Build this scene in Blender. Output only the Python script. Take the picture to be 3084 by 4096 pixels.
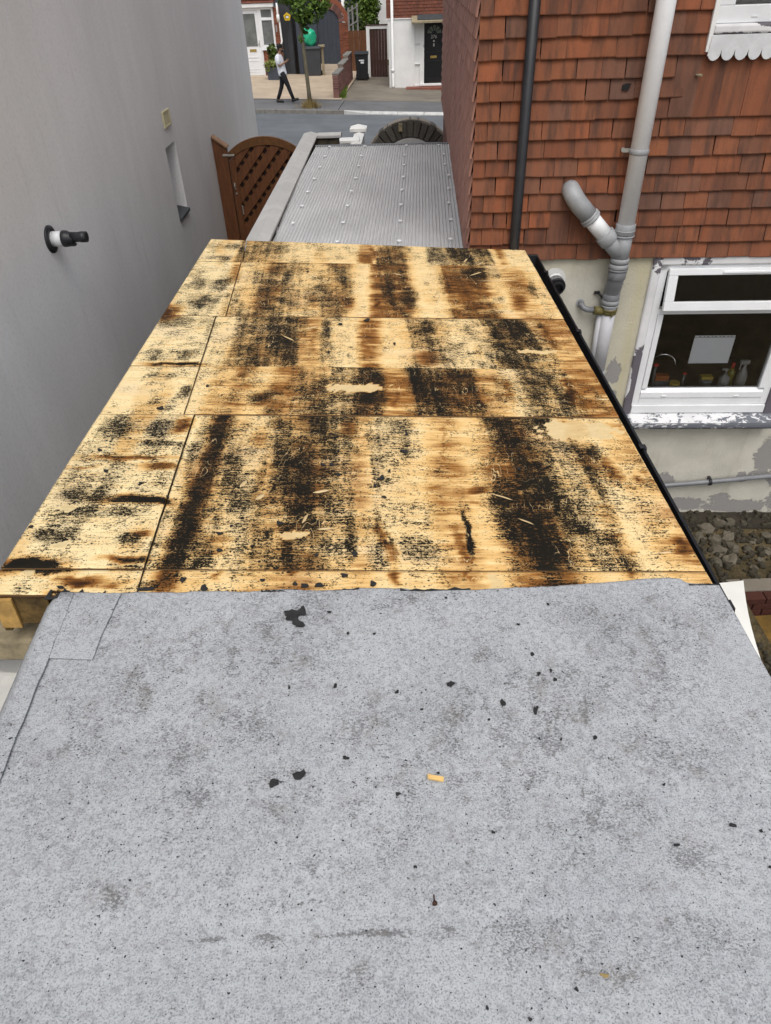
import bpy, math, random
import numpy as np
from mathutils import Vector, Matrix, Euler

for o in list(bpy.data.objects):
    bpy.data.objects.remove(o)
scene = bpy.context.scene
C = scene.collection
R = math.radians
rnd = random.Random(7)

# ---------------------------------------------------------------- camera, sky, sun, exposure
PITCH, ROLL = R(38.3), R(-2.1)
fw = Vector((0, math.cos(PITCH), -math.sin(PITCH)))
rt = Vector((1, 0, 0))
up = rt.cross(fw)
rx_ = rt * math.cos(ROLL) + up * math.sin(ROLL)
ux_ = -rt * math.sin(ROLL) + up * math.cos(ROLL)
cam_d = bpy.data.cameras.new('camera')
cam = bpy.data.objects.new('camera', cam_d)
C.objects.link(cam)
cm = Matrix((rx_, ux_, -fw)).transposed().to_4x4()
cm.translation = (0, 0, 4.3)
cam.matrix_world = cm
cam_d.sensor_fit = 'HORIZONTAL'
cam_d.sensor_width = 36
cam_d.lens = 36 * 2750 / 3084
cam_d.clip_start = 0.05
cam_d.clip_end = 1500
scene.camera = cam

SUN_EL, SUN_AZ = R(62), R(178)      # azimuth measured clockwise from +Y
world = bpy.data.worlds.new('World')
scene.world = world
world.use_nodes = True
wn = world.node_tree
bg = wn.nodes['Background']
sky = wn.nodes.new('ShaderNodeTexSky')
sky.sky_type = 'NISHITA'
sky.sun_disc = False
sky.sun_elevation = SUN_EL
sky.sun_rotation = SUN_AZ
sky.air_density = 1.0
sky.dust_density = 4.0
sky.ozone_density = 1.0
hs = wn.nodes.new('ShaderNodeHueSaturation')      # thin even overcast: the same sky with most of its blue washed out
hs.inputs['Saturation'].default_value = 0.35
wn.links.new(sky.outputs[0], hs.inputs['Color'])
wn.links.new(hs.outputs[0], bg.inputs[0])
bg.inputs[1].default_value = 0.15
sun_d = bpy.data.lights.new('sun', 'SUN')
sun_d.energy = 0.7
sun_d.angle = R(35)
sun_d.color = (1.0, 0.95, 0.88)
sun = bpy.data.objects.new('sun', sun_d)
C.objects.link(sun)
sdir = Vector((math.sin(SUN_AZ) * math.cos(SUN_EL), math.cos(SUN_AZ) * math.cos(SUN_EL), math.sin(SUN_EL)))
sun.rotation_euler = sdir.to_track_quat('Z', 'Y').to_euler()
sun.location = sdir * 60
vs = scene.view_settings
vs.view_transform = 'Standard'
vs.look = 'None'
vs.exposure = 0.4
vs.gamma = 1.0
vs.use_curve_mapping = False

# ---------------------------------------------------------------- mesh helpers
class MB:
    def __init__(s):
        s.v = []; s.f = []; s.sm = []
    def add(s, vs_, fs, smooth=False):
        b = len(s.v)
        s.v += [tuple(p) for p in vs_]
        for q in fs:
            s.f.append(tuple(b + i for i in q)); s.sm.append(smooth)
        return s
    def box(s, x0, x1, y0, y1, z0, z1):
        return s.add([(x0, y0, z0), (x1, y0, z0), (x1, y1, z0), (x0, y1, z0), (x0, y0, z1), (x1, y0, z1), (x1, y1, z1), (x0, y1, z1)],
                     [(0, 3, 2, 1), (4, 5, 6, 7), (0, 1, 5, 4), (1, 2, 6, 5), (2, 3, 7, 6), (3, 0, 4, 7)])
    def prism(s, poly, a, b, axis='z'):
        n = len(poly)
        def P(p, w):
            return {'z': (p[0], p[1], w), 'y': (p[0], w, p[1]), 'x': (w, p[0], p[1])}[axis]
        vs_ = [P(p, a) for p in poly] + [P(p, b) for p in poly]
        fs = [tuple(range(n))[::-1], tuple(range(n, 2 * n))] + [(i, (i + 1) % n, n + (i + 1) % n, n + i) for i in range(n)]
        return s.add(vs_, fs)
    def tube(s, pts, r, n=12, caps=True, smooth=True, flat=1.0):
        pts = [Vector(p) for p in pts]
        m = len(pts)
        rr = r if isinstance(r, (list, tuple)) else [r] * m
        vs_ = []; fs = []
        prev = None
        for i, p in enumerate(pts):
            t = (pts[min(i + 1, m - 1)] - pts[max(i - 1, 0)])
            t = t.normalized() if t.length > 1e-9 else Vector((0, 0, 1))
            if prev is None:
                a = Vector((0, 1, 0)) if abs(t.y) < .9 else Vector((1, 0, 0))
                u = t.cross(a).normalized()
            else:
                u = (prev - t * prev.dot(t))
                u = u.normalized() if u.length > 1e-6 else t.cross(Vector((0, 1, 0))).normalized()
            prev = u
            w = t.cross(u)
            for k in range(n):
                an = 2 * math.pi * k / n
                vs_.append(p + u * (math.cos(an) * rr[i]) + w * (math.sin(an) * rr[i] * flat))
        for i in range(m - 1):
            for k in range(n):
                fs.append((i * n + k, i * n + (k + 1) % n, (i + 1) * n + (k + 1) % n, (i + 1) * n + k))
        s.add(vs_, fs, smooth)
        if caps:
            b = len(s.v) - m * n
            s.f.append(tuple(b + k for k in range(n))[::-1]); s.sm.append(False)
            s.f.append(tuple(b + (m - 1) * n + k for k in range(n))); s.sm.append(False)
        return s
    def ball(s, c, r, n=10, m=7, sc=(1, 1, 1), jit=0, rg=None):
        vs_ = [(c[0], c[1], c[2] - r * sc[2])]
        for i in range(1, m):
            ph = math.pi * i / m
            for k in range(n):
                th = 2 * math.pi * k / n
                q = 1 + ((rg or rnd).uniform(-jit, jit) if jit else 0)
                vs_.append((c[0] + r * q * sc[0] * math.sin(ph) * math.cos(th), c[1] + r * q * sc[1] * math.sin(ph) * math.sin(th), c[2] - r * q * sc[2] * math.cos(ph)))
        vs_.append((c[0], c[1], c[2] + r * sc[2]))
        fs = [(0, 1 + (k + 1) % n, 1 + k) for k in range(n)]
        for i in range(m - 2):
            for k in range(n):
                a = 1 + i * n
                fs.append((a + k, a + (k + 1) % n, a + n + (k + 1) % n, a + n + k))
        L_ = len(vs_) - 1
        a = 1 + (m - 2) * n
        fs += [(a + k, a + (k + 1) % n, L_) for k in range(n)]
        return s.add(vs_, fs, jit == 0)
    def mesh(s, name):
        me = bpy.data.meshes.new(name)
        me.from_pydata(s.v, [], s.f)
        me.polygons.foreach_set('use_smooth', s.sm)
        me.update()
        return me

def obj(name, mb, m, parent=None, bevel=0, loc=None, rot=None):
    me = mb if isinstance(mb, bpy.types.Mesh) else mb.mesh(name)
    o = bpy.data.objects.new(name, me)
    C.objects.link(o)
    if m is not None and not me.materials:
        me.materials.append(m)
    if parent is not None:
        o.parent = parent
    if loc is not None: o.location = loc
    if rot is not None: o.rotation_euler = rot
    if bevel:
        b = o.modifiers.new('bevel', 'BEVEL'); b.width = bevel; b.segments = 2; b.limit_method = 'ANGLE'
    return o
def tag(o, label, cat, group=None):
    o['label'] = label; o['category'] = cat
    if group: o['group'] = group
    return o
def thing(name, label, cat, loc=(0, 0, 0), rotz=0, group=None, mat=None):
    o = bpy.data.objects.new(name, None)
    C.objects.link(o)
    if mat is not None: o.matrix_world = mat
    else:
        o.location = loc; o.rotation_euler = (0, 0, rotz)
    o.empty_display_size = .1
    return tag(o, label, cat, group)
def struct(name, mb, m, parent=None):
    o = obj(name, mb, m, parent)
    o['kind'] = 'structure'
    return o
ORD = 'first second third fourth fifth sixth seventh eighth ninth tenth eleventh twelfth thirteenth fourteenth fifteenth sixteenth seventeenth eighteenth nineteenth twentieth'.split()
def by_order(objs, what, where):
    """tell look-alikes apart: which one, counted from the left, in which area"""
    key = lambda o: ((o.matrix_world.translation - Vector((0, 0, 4.3))).dot(rx_)) / ((o.matrix_world.translation - Vector((0, 0, 4.3))).dot(fw))
    bpy.context.view_layer.update()
    rows = {}
    for o in objs: rows.setdefault(where(o), []).append(o)
    for w, os_ in rows.items():
        for i, o in enumerate(sorted(os_, key=key)):
            o['label'] = f'{what} {w}' if len(os_) == 1 else f'{what} {w}, {ORD[i]} from the left'
def stuff(o):
    o['kind'] = 'stuff'; return o
def frame(xa, ya, org):
    xa, ya = Vector(xa), Vector(ya)
    za = xa.cross(ya)
    m = Matrix((xa, ya, za)).transposed().to_4x4()
    m.translation = org
    return m
def clip_poly(poly, clip):
    """clip polygon by convex ccw polygon"""
    out = poly
    for i in range(len(clip)):
        a, b = clip[i], clip[(i + 1) % len(clip)]
        src, out = out, []
        ins = lambda p: (b[0] - a[0]) * (p[1] - a[1]) - (b[1] - a[1]) * (p[0] - a[0]) >= 0
        for j in range(len(src)):
            p, q = src[j], src[(j + 1) % len(src)]
            ip, iq = ins(p), ins(q)
            if ip: out.append(p)
            if ip != iq:
                d1 = (b[0] - a[0]) * (p[1] - a[1]) - (b[1] - a[1]) * (p[0] - a[0])
                d2 = (b[0] - a[0]) * (q[1] - a[1]) - (b[1] - a[1]) * (q[0] - a[0])
                t = d1 / (d1 - d2)
                out.append((p[0] + (q[0] - p[0]) * t, p[1] + (q[1] - p[1]) * t))
        if len(out) < 3: return []
    return out

# ---------------------------------------------------------------- material helpers
class NT:
    def __init__(s, name):
        s.mat = bpy.data.materials.new(name)
        s.mat.use_nodes = True
        s.t = s.mat.node_tree
        s.b = s.t.nodes['Principled BSDF']
        s.out = s.t.nodes['Material Output']
    def n(s, typ, ins=None, out=0, **at):
        nd = s.t.nodes.new('ShaderNode' + typ)
        for k, v in at.items(): setattr(nd, k, v)
        for k, v in (ins or {}).items(): s.set(nd.inputs[k], v)
        return nd.outputs[out]
    def set(s, sock, v):
        if isinstance(v, bpy.types.NodeSocket): s.t.links.new(v, sock)
        else:
            try: sock.default_value = v
            except Exception: sock.default_value = (*v, 1)
    def P(s, **kw):
        for k, v in kw.items(): s.set(s.b.inputs[k.replace('_', ' ')], v)
        return s
    def coord(s, scale=(1, 1, 1), what='Object', off=None):
        c = s.t.nodes.new('ShaderNodeTexCoord').outputs[what]
        ins = {0: c, 3: scale}
        if off is not None: ins[1] = off
        return s.n('Mapping', ins)
    def noise(s, vec, scale=5, detail=4, rough=.6, dist=0):
        return s.n('TexNoise', {'Vector': vec, 'Scale': scale, 'Detail': detail, 'Roughness': rough, 'Distortion': dist})
    def m(s, op, a, b=0.0, clamp=False):
        return s.n('Math', {0: a, 1: b}, operation=op, use_clamp=clamp)
    def ss(s, x, lo, hi):
        return s.n('MapRange', {0: x, 1: lo, 2: hi, 3: 0.0, 4: 1.0}, interpolation_type='SMOOTHSTEP')
    def mix(s, f, a, b, mode='MIX'):
        nd = s.t.nodes.new('ShaderNodeMix'); nd.data_type = 'RGBA'; nd.blend_type = mode
        for i, v in ((0, f), (6, a), (7, b)):
            if isinstance(v, tuple) and len(v) == 3: v = (*v, 1)
            s.set(nd.inputs[i], v)
        return nd.outputs[2]
    def ramp(s, f, stops, interp='LINEAR'):
        nd = s.t.nodes.new('ShaderNodeValToRGB')
        nd.color_ramp.interpolation = interp
        e = nd.color_ramp.elements
        while len(e) < len(stops): e.new(.5)
        for i, (p, c) in enumerate(stops):
            e[i].position = p; e[i].color = (*c, 1) if len(c) == 3 else c
        s.set(nd.inputs[0], f)
        return nd.outputs[0]
    def bump(s, h, st=.3, dist=.01, prev=None):
        ins = {'Height': h, 'Strength': st, 'Distance': dist}
        if prev is not None: ins['Normal'] = prev
        return s.n('Bump', ins)
    def rand(s):
        return s.t.nodes.new('ShaderNodeObjectInfo').outputs['Random']
    def attr(s, name):
        nd = s.t.nodes.new('ShaderNodeAttribute'); nd.attribute_name = name
        sp = s.t.nodes.new('ShaderNodeSeparateColor')
        s.t.links.new(nd.outputs['Color'], sp.inputs[0])
        return sp.outputs

def sc(c, k): return tuple(min(1, x * k) for x in c)
def plain(name, c, rough=.7, var=.18, scale=6, bump=.15, bscale=60, metal=0, spec=.4, dirt=0, dirtc=(.05, .045, .035), vec=(1, 1, 1)):
    t = NT(name)
    co = t.coord(vec)
    n1 = t.noise(co, scale, 6, .65)
    col = t.mix(t.ss(n1, .3, .72), sc(c, 1 - var), sc(c, 1 + var))
    n2 = t.noise(co, bscale, 3, .6)
    col = t.mix(t.m('MULTIPLY', t.ss(n2, .35, .75), .35), col, sc(c, 1 - var * 1.4))
    if dirt:
        n3 = t.noise(co, scale * .8, 8, .72, .4)
        col = t.mix(t.m('MULTIPLY', t.ss(n3, .5, .75), dirt), col, dirtc)
    t.P(Base_Color=col, Roughness=t.m('ADD', rough - .06, t.m('MULTIPLY', n1, .12)), Metallic=metal, Specular_IOR_Level=spec)
    if bump: t.P(Normal=t.bump(n2, bump, .004))
    return t.mat
MAT = {}

# ---------------------------------------------------------------- special materials
def deck_material():
    t = NT('charred_plywood')
    r = t.rand()
    off = t.n('CombineXYZ', {0: t.m('MULTIPLY', r, 13.0), 1: t.m('MULTIPLY', r, 37.0), 2: 0.0})
    co = t.coord((1, 1, 1), off=off)
    at = t.attr('stain')
    K, B, L_ = at[0], at[1], at[2]
    def st(x, y): return t.n('Mapping', {0: co, 3: (x, y, 1)})
    # wood grain runs across (x)
    warp = t.noise(st(1.2, 4), 2.0, 3, .5)
    gv = t.n('CombineXYZ', {0: t.n('SeparateXYZ', {0: st(1.3, 1)}, 0), 1: t.m('ADD', t.n('SeparateXYZ', {0: st(1, 9)}, 1), t.m('MULTIPLY', warp, 1.6)), 2: 0.0})
    grain = t.noise(gv, 4.0, 6, .7)
    fine = t.noise(st(9, 150), 1.0, 3, .6)
    base = t.ramp(grain, [(.25, (.76, .54, .25)), (.45, (.87, .68, .36)), (.62, (.92, .76, .44)), (.8, (.85, .64, .31))])
    base = t.mix(t.m('MULTIPLY', t.ss(fine, .5, .75), .25), base, (.42, .24, .09))
    grey = t.noise(st(2.2, 3.0), 1.0, 4, .6)
    base = t.mix(t.m('MULTIPLY', t.ss(grey, .5, .72), .5), base, (.78, .62, .42))
    base = t.mix(L_, base, t.mix(t.noise(st(20, 40), 1, 4, .6), (.55, .42, .21), (.78, .63, .36)))
    # brown scorch, feathered along the grain, with arrow shaped bands
    n1 = t.noise(st(7, 26), 1.0, 5, .65, .3)
    n1b = t.noise(st(3, 60), 1.0, 3, .6)
    bb = t.m('ADD', t.m('MULTIPLY', B, .92), t.m('MULTIPLY', t.m('SUBTRACT', t.m('ADD', t.m('MULTIPLY', n1, .6), t.m('MULTIPLY', n1b, .4)), .5), t.m('MULTIPLY', t.ss(B, .02, .35), 1.5)))
    faint = t.m('MULTIPLY', t.ss(t.noise(st(5, 14), 1.0, 4, .6), .58, .76), .2)
    bb = t.m('MAXIMUM', bb, faint)
    scorch = t.ramp(bb, [(.0, (1, 1, 1)), (.22, (.86, .7, .5)), (.5, (.34, .18, .075)), (.78, (.085, .04, .02)), (1.0, (.028, .014, .009))])
    col = t.mix(1.0, base, scorch, 'MULTIPLY')
    # bitumen residue left by the torn-off felt: crackled, streaky
    vor = t.n('TexVoronoi', {'Vector': t.n('Mapping', {0: co, 3: (80, 75, 1)}), 'Scale': 1.0, 'Randomness': 1.0}, 0, feature='DISTANCE_TO_EDGE')
    f1 = t.noise(st(75, 110), 1.0, 4, .7, 1.2)
    f2 = t.noise(st(10, 190), 1.0, 2, .6)
    f3 = t.noise(st(10, 12), 1.0, 4, .65)
    cf = lambda f, g_: t.m('MULTIPLY', t.m('SUBTRACT', f, .5), g_)
    N = t.m('ADD', t.m('ADD', cf(f1, 1.75), cf(f2, .8)), t.m('ADD', cf(f3, .8), .5))
    N = t.m('SUBTRACT', N, t.m('MULTIPLY', t.ss(vor, .14, 0.0), .10))
    dens = t.m('ADD', N, t.m('MULTIPLY', K, .75))
    bit = t.ss(dens, .83, .95)
    # sparse flecks everywhere
    fl = t.ss(t.noise(st(60, 95), 1.0, 2, .6), .71, .76)
    bit = t.m('MAXIMUM', bit, t.m('MULTIPLY', fl, .85))
    greenish = t.noise(st(4, 5), 1.0, 2, .5)
    bc = t.mix(greenish, (.004, .0038, .0035), (.016, .013, .007))
    half = t.m('MULTIPLY', t.ss(K, .35, .85), .5)
    col = t.mix(half, col, (.1, .07, .03))
    hair = t.ss(t.noise(st(5, 280), 1.0, 2, .6), .63, .69)
    col = t.mix(t.m('MULTIPLY', hair, t.m('ADD', .15, t.m('MULTIPLY', K, .7))), col, (.03, .02, .01))
    col = t.mix(bit, col, bc)
    # fine pale scratches
    w = t.n('TexWave', {'Vector': t.n('Mapping', {0: co, 2: (0, 0, .7), 3: (3, 1, 1)}), 'Scale': 1.7, 'Distortion': 26.0, 'Detail': 4.0, 'Detail Scale': 2.0})
    scr = t.m('MULTIPLY', t.ss(w, .985, .998), t.ss(t.noise(st(4, 6), 1, 3, .6), .5, .65))
    col = t.mix(t.m('MULTIPLY', scr, .8), col, (.78, .58, .3))
    t.P(Base_Color=col, Roughness=.78, Specular_IOR_Level=.16)
    h = t.m('ADD', t.m('MULTIPLY', bit, .7), t.m('ADD', t.m('MULTIPLY', fine, .25), t.m('MULTIPLY', f1, .25)))
    t.P(Normal=t.bump(h, .55, .004))
    return t.mat
MAT['deck'] = deck_material()

def felt_material():
    t = NT('mineral_felt')
    co = t.coord()
    at = t.attr('stain')
    D = at[0]
    gr = t.n('TexVoronoi', {'Vector': co, 'Scale': 300.0}, 1)
    g1 = t.noise(co, 230, 2, .6)
    g2 = t.noise(co, 70, 3, .65)
    big = t.noise(co, 2.6, 5, .6)
    col = t.mix(t.ss(big, .3, .7), (.295, .312, .33), (.375, .393, .412))
    col = t.mix(t.m('MULTIPLY', t.ss(g1, .36, .7), .55), col, (.5, .51, .53))
    col = t.mix(t.m('MULTIPLY', t.ss(g1, .47, .3), .6), col, (.1, .102, .108))
    # worn dark grit, strongest in the dirty patches
    th = t.m('ADD', t.m('MULTIPLY', t.noise(t.n('Mapping', {0: co, 2: (0, 0, .5), 3: (1, 1.7, 1)}), 120, 3, .7), .62), t.m('ADD', t.m('MULTIPLY', t.noise(co, 15, 4, .65), .38), t.m('MULTIPLY', D, .125)))
    dk = t.ss(th, .565, .66)
    col = t.mix(t.m('MULTIPLY', dk, .62), col, (.055, .052, .05))
    brown = t.ss(t.noise(co, 9, 5, .7), .5, .7)
    col = t.mix(t.m('MULTIPLY', t.m('MULTIPLY', brown, D), .7), col, (.15, .125, .1))
    cg = t.noise(co, 48, 3, .7)
    col = t.mix(t.m('MULTIPLY', t.ss(cg, .5, .36), .3), col, (.13, .13, .132))
    col = t.mix(t.m('MULTIPLY', t.ss(cg, .56, .72), .35), col, (.56, .575, .6))
    spk = t.ss(t.noise(co, 120, 1, .5), .705, .75)
    col = t.mix(spk, col, (.03, .03, .032))
    t.P(Base_Color=col, Roughness=.9, Specular_IOR_Level=.25)
    h = t.m('ADD', t.m('MULTIPLY', g1, .6), t.m('MULTIPLY', g2, .8))
    nb = t.bump(t.noise(co, 6, 4, .55), .35, .02)
    t.P(Normal=t.bump(h, .6, .004, nb))
    return t.mat
MAT['felt'] = felt_material()

def tile_material(name, pal, streak=.75, lich=.0):
    t = NT(name)
    r = t.rand()
    off = t.n('CombineXYZ', {0: t.m('MULTIPLY', r, 9.0), 1: 0.0, 2: t.m('MULTIPLY', r, 23.0)})
    co = t.coord((1, 1, 1), off=off)
    base = t.ramp(r, pal)
    s1 = t.noise(t.n('Mapping', {0: co, 3: (15, 12, 1.3)}), 1.0, 5, .6)
    col = t.mix(t.m('MULTIPLY', t.ss(s1, .42, .72), streak), base, (.06, .036, .028))
    s2 = t.noise(t.n('Mapping', {0: co, 3: (22, 10, 2)}), 1.0, 4, .6)
    col = t.mix(t.m('MULTIPLY', t.ss(s2, .55, .75), .5), col, (.3, .085, .03))
    f = t.noise(co, 160, 3, .65)
    col = t.mix(t.m('MULTIPLY', t.ss(f, .4, .75), .3), col, sc(pal[1][1], .45))
    wp_ = t.n('Mapping', {0: t.n('NewGeometry'), 3: (2.6, 2.6, .9)})
    gr_ = t.noise(wp_, 1.0, 6, .68)
    col = t.mix(t.m('MULTIPLY', t.ss(gr_, .47, .72), .6), col, sc(pal[2][1], .42))
    t.P(Base_Color=col, Roughness=.82, Specular_IOR_Level=.3)
    t.P(Normal=t.bump(t.m('ADD', f, t.m('MULTIPLY', s1, .6)), .35, .003))
    return t.mat
MAT['tile'] = tile_material('clay_tile', [(0, (.17, .062, .034)), (.15, (.25, .09, .042)), (.35, (.18, .08, .05)), (.5, (.27, .097, .045)), (.65, (.2, .076, .041)), (.8, (.31, .1, .043)), (.9, (.21, .09, .053)), (1, (.15, .08, .058))])
MAT['tile_side'] = tile_material('weathered_lit_clay_tile', [(0, (.37, .195, .15)), (.35, (.44, .23, .18)), (.6, (.4, .21, .165)), (1, (.46, .24, .18))], .3)  # weathered pink tone, paled further to paint in grazing light on the side face
MAT['tile_far'] = tile_material('brown_clay_tile', [(0, (.15, .05, .03)), (.35, (.19, .065, .04)), (.6, (.16, .06, .04)), (1, (.21, .075, .045))], .3)

def render_material():
    t = NT('cream_render')
    co = t.coord()
    at = t.attr('stain')
    n1 = t.noise(co, 3, 6, .65)
    n2 = t.noise(co, 55, 3, .6)
    col = t.mix(t.ss(n1, .3, .7), (.47, .45, .385), (.57, .545, .47))
    col = t.mix(t.m('MULTIPLY', at[1], .5), col, (.46, .4, .2))          # yellowed, algae run-off
    dn = t.noise(t.n('Mapping', {0: co, 3: (7, 7, 1.4)}), 1.0, 5, .65)
    col = t.mix(t.m('MULTIPLY', t.ss(dn, .52, .75), .3), col, (.28, .25, .18))
    pm_ = t.m('ADD', at[0], t.m('MULTIPLY', t.m('SUBTRACT', t.noise(co, 9, 8, .78, .6), .5), 2.2))
    pe = t.ss(pm_, .5, .54)
    cem = t.mix(t.noise(co, 120, 3, .6), (.2, .19, .18), (.36, .345, .33))
    col = t.mix(pe, col, cem)
    t.P(Base_Color=col, Roughness=.9, Specular_IOR_Level=.2)
    h = t.m('ADD', t.m('MULTIPLY', n2, 1.0), t.m('MULTIPLY', pe, -1.2))
    t.P(Normal=t.bump(h, .6, .008))
    return t.mat
MAT['cream'] = render_material()

def white_wall_material():
    t = NT('white_textured_render')
    co = t.coord()
    n1 = t.noise(t.n('Mapping', {0: co, 3: (1, 1.2, .45)}), 1.0, 6, .65)
    n2 = t.noise(co, 130, 3, .65)
    col = t.mix(t.ss(n1, .35, .7), (.74, .735, .725), (.82, .815, .805))
    n3 = t.noise(t.n('Mapping', {0: co, 3: (1, 5, .7)}), 1.0, 6, .7)
    col = t.mix(t.m('MULTIPLY', t.ss(n3, .56, .74), .22), col, (.42, .41, .39))
    col = t.mix(t.m('MULTIPLY', t.ss(t.noise(co, 38, 4, .7), .45, .75), .3), col, (.46, .455, .45))
    tr_ = t.noise(t.n('Mapping', {0: co, 3: (1, 1, 1.6)}), 16, 5, .65, .6)
    nb = t.bump(tr_, .2, .015)
    t.P(Base_Color=col, Roughness=.92, Specular_IOR_Level=.2, Normal=t.bump(n2, .6, .006, nb))
    return t.mat
MAT['white_wall'] = white_wall_material()

def peel_material(name, top, under, amount=.55, scale=9, vec=(1, 1, 1)):
    t = NT(name)
    co = t.coord(vec)
    n = t.noise(co, scale, 7, .7, .4)
    n2 = t.noise(co, scale * 7, 4, .65)
    a = t.attr('stain')[0]
    pe = t.ss(t.m('ADD', t.m('ADD', n, t.m('MULTIPLY', n2, .12)), t.m('MULTIPLY', a, .5)), amount, amount + .025)
    tc = t.mix(t.ss(t.noise(co, 4, 4, .6), .4, .7), top, sc(top, .86))
    uc = t.mix(n2, sc(under, .8), sc(under, 1.25))
    t.P(Base_Color=t.mix(pe, tc, uc), Roughness=.65, Specular_IOR_Level=.35, Normal=t.bump(t.m('SUBTRACT', t.m('MULTIPLY', n2, .2), pe), .5, .003))
    return t.mat
MAT['peel'] = peel_material('peeling_white_paint', (.7, .7, .7), (.12, .11, .125), .73)
MAT['peel_much'] = peel_material('badly_peeling_paint', (.68, .68, .69), (.13, .14, .16), .56, 14, (1, 1, 3))

def glass_material(name, tint=(.02, .022, .024), clear=.96):
    t = NT(name)
    tr = t.n('BsdfTransparent', {0: (clear, clear, clear, 1)})
    gl = t.n('BsdfGlossy', {'Color': (1, 1, 1, 1), 'Roughness': .02})
    fr = t.n('Fresnel', {0: 1.5})
    mx = t.n('MixShader', {0: fr, 1: tr, 2: gl})
    t.t.links.new(mx, t.out.inputs[0])
    return t.mat
MAT['glass'] = glass_material('window_glass')

def brick_material(name, c):
    t = NT(name)
    r = t.rand()
    co = t.coord((1, 1, 1), off=t.n('CombineXYZ', {0: t.m('MULTIPLY', r, 11.0), 1: 0.0, 2: 0.0}))
    n = t.noise(co, 25, 5, .65)
    b = t.ramp(r, [(0, sc(c, .7)), (.5, c), (1, sc(c, 1.35))])
    col = t.mix(t.m('MULTIPLY', t.ss(n, .45, .75), .5), b, sc(c, .35))
    t.P(Base_Color=col, Roughness=.9, Specular_IOR_Level=.2, Normal=t.bump(n, .5, .006))
    return t.mat
MAT['brick'] = brick_material('red_brick', (.24, .085, .05))
MAT['brick_purple'] = brick_material('purple_brick', (.2, .1, .085))
MAT['stone'] = brick_material('dark_weathered_stone', (.085, .078, .068))
MAT['brick_dark'] = brick_material('shade_darkened_brick', (.055, .02, .014))  # shade of the deep pit is darkened into this brick colour
MAT['rubble'] = brick_material('pale_rubble_stone', (.105, .092, .068))
MAT['flint'] = brick_material('small_rubble', (.06, .052, .036))

def leaf_material(name, a, b):
    t = NT(name)
    n = t.noise(t.coord(), 3.0, 3, .6)
    col = t.mix(t.ss(n, .35, .65), a, b)
    t.P(Base_Color=col, Roughness=.6, Specular_IOR_Level=.3, Subsurface_Weight=0.0)
    return t.mat
MAT['leaf'] = leaf_material('green_leaves', (.045, .09, .012), (.12, .19, .025))
MAT['leaf_dark'] = leaf_material('dark_leaves', (.03, .055, .012), (.08, .12, .02))
MAT['leaf_pale'] = leaf_material('pale_leaves', (.12, .15, .035), (.26, .29, .09))
MAT['dry'] = leaf_material('dry_grass', (.2, .14, .05), (.38, .29, .12))
MAT['moss'] = leaf_material('green_weeds', (.06, .1, .015), (.15, .22, .03))

def asphalt(name, c, sc_=90):
    t = NT(name)
    co = t.coord()
    n = t.noise(co, sc_, 3, .7)
    n2 = t.noise(co, .9, 5, .6)
    col = t.mix(t.ss(n2, .35, .7), sc(c, .85), sc(c, 1.15))
    col = t.mix(t.m('MULTIPLY', t.ss(n, .4, .7), .3), col, sc(c, 1.5))
    t.P(Base_Color=col, Roughness=.9, Specular_IOR_Level=.3, Normal=t.bump(n, .4, .006))
    return t.mat
MAT['road'] = asphalt('worn_asphalt', (.12, .13, .14))
MAT['pave'] = asphalt('pavement_asphalt', (.13, .13, .132))
MAT['pave_red'] = asphalt('brownish_pavement', (.17, .15, .14))

def earth_material():
    t = NT('rubbly_earth')
    co = t.coord()
    n = t.noise(co, 4, 8, .7, .3)
    n2 = t.noise(co, 28, 5, .65)
    col = t.ramp(t.m('ADD', t.m('MULTIPLY', n, .6), t.m('MULTIPLY', n2, .4)), [(.3, (.03, .023, .014)), (.47, (.075, .058, .03)), (.58, (.13, .1, .055)), (.7, (.24, .2, .14))])
    t.P(Base_Color=col, Roughness=.95, Specular_IOR_Level=.15, Normal=t.bump(n2, .9, .03))
    return t.mat
MAT['earth'] = earth_material()
MAT['paving'] = plain('beige_forecourt_paving', (.46, .37, .27), .9, .16, .9, .25, 40, dirt=.35, dirtc=(.22, .17, .12))
MAT['concrete'] = plain('stained_concrete', (.19, .165, .13), .9, .25, .8, .3, 40, dirt=.5, dirtc=(.09, .08, .06))
MAT['kerb'] = plain('grey_kerb_stone', (.2, .19, .17), .9, .2, 5, .3, 60, dirt=.4)
MAT['kerb_white'] = plain('pale_dropped_kerb', (.5, .5, .48), .85, .15, 5, .2, 60, dirt=.2)
MAT['upvc'] = plain('white_plastic', (.75, .76, .77), .35, .05, 3, .0, 60, spec=.5, dirt=.12, dirtc=(.4, .38, .35))
MAT['white_paint'] = plain('white_paint', (.76, .76, .74), .6, .06, 3, .1, 60, dirt=.12, dirtc=(.45, .43, .38))
MAT['house_white'] = plain('white_painted_render', (.74, .74, .72), .85, .06, 2, .3, 30, dirt=.1, dirtc=(.4, .38, .33))
MAT['soil_white'] = plain('pale_grey_plastic_pipe', (.82, .83, .84), .4, .05, 3, .05, 40, spec=.5, dirt=.12, dirtc=(.35, .34, .32))
MAT['soil_mid'] = plain('dull_grey_plastic_pipe', (.5, .5, .52), .45, .08, 5, .05, 40, spec=.4, dirt=.25, dirtc=(.3, .29, .28))
MAT['soil_grey'] = plain('mid_grey_plastic', (.3, .31, .32), .45, .12, 9, .1, 60, spec=.45, dirt=.25, dirtc=(.42, .42, .42))
MAT['soil_dark'] = plain('darker_grey_plastic', (.17, .175, .185), .4, .12, 9, .08, 60, spec=.5, dirt=.2, dirtc=(.3, .3, .3))
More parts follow.
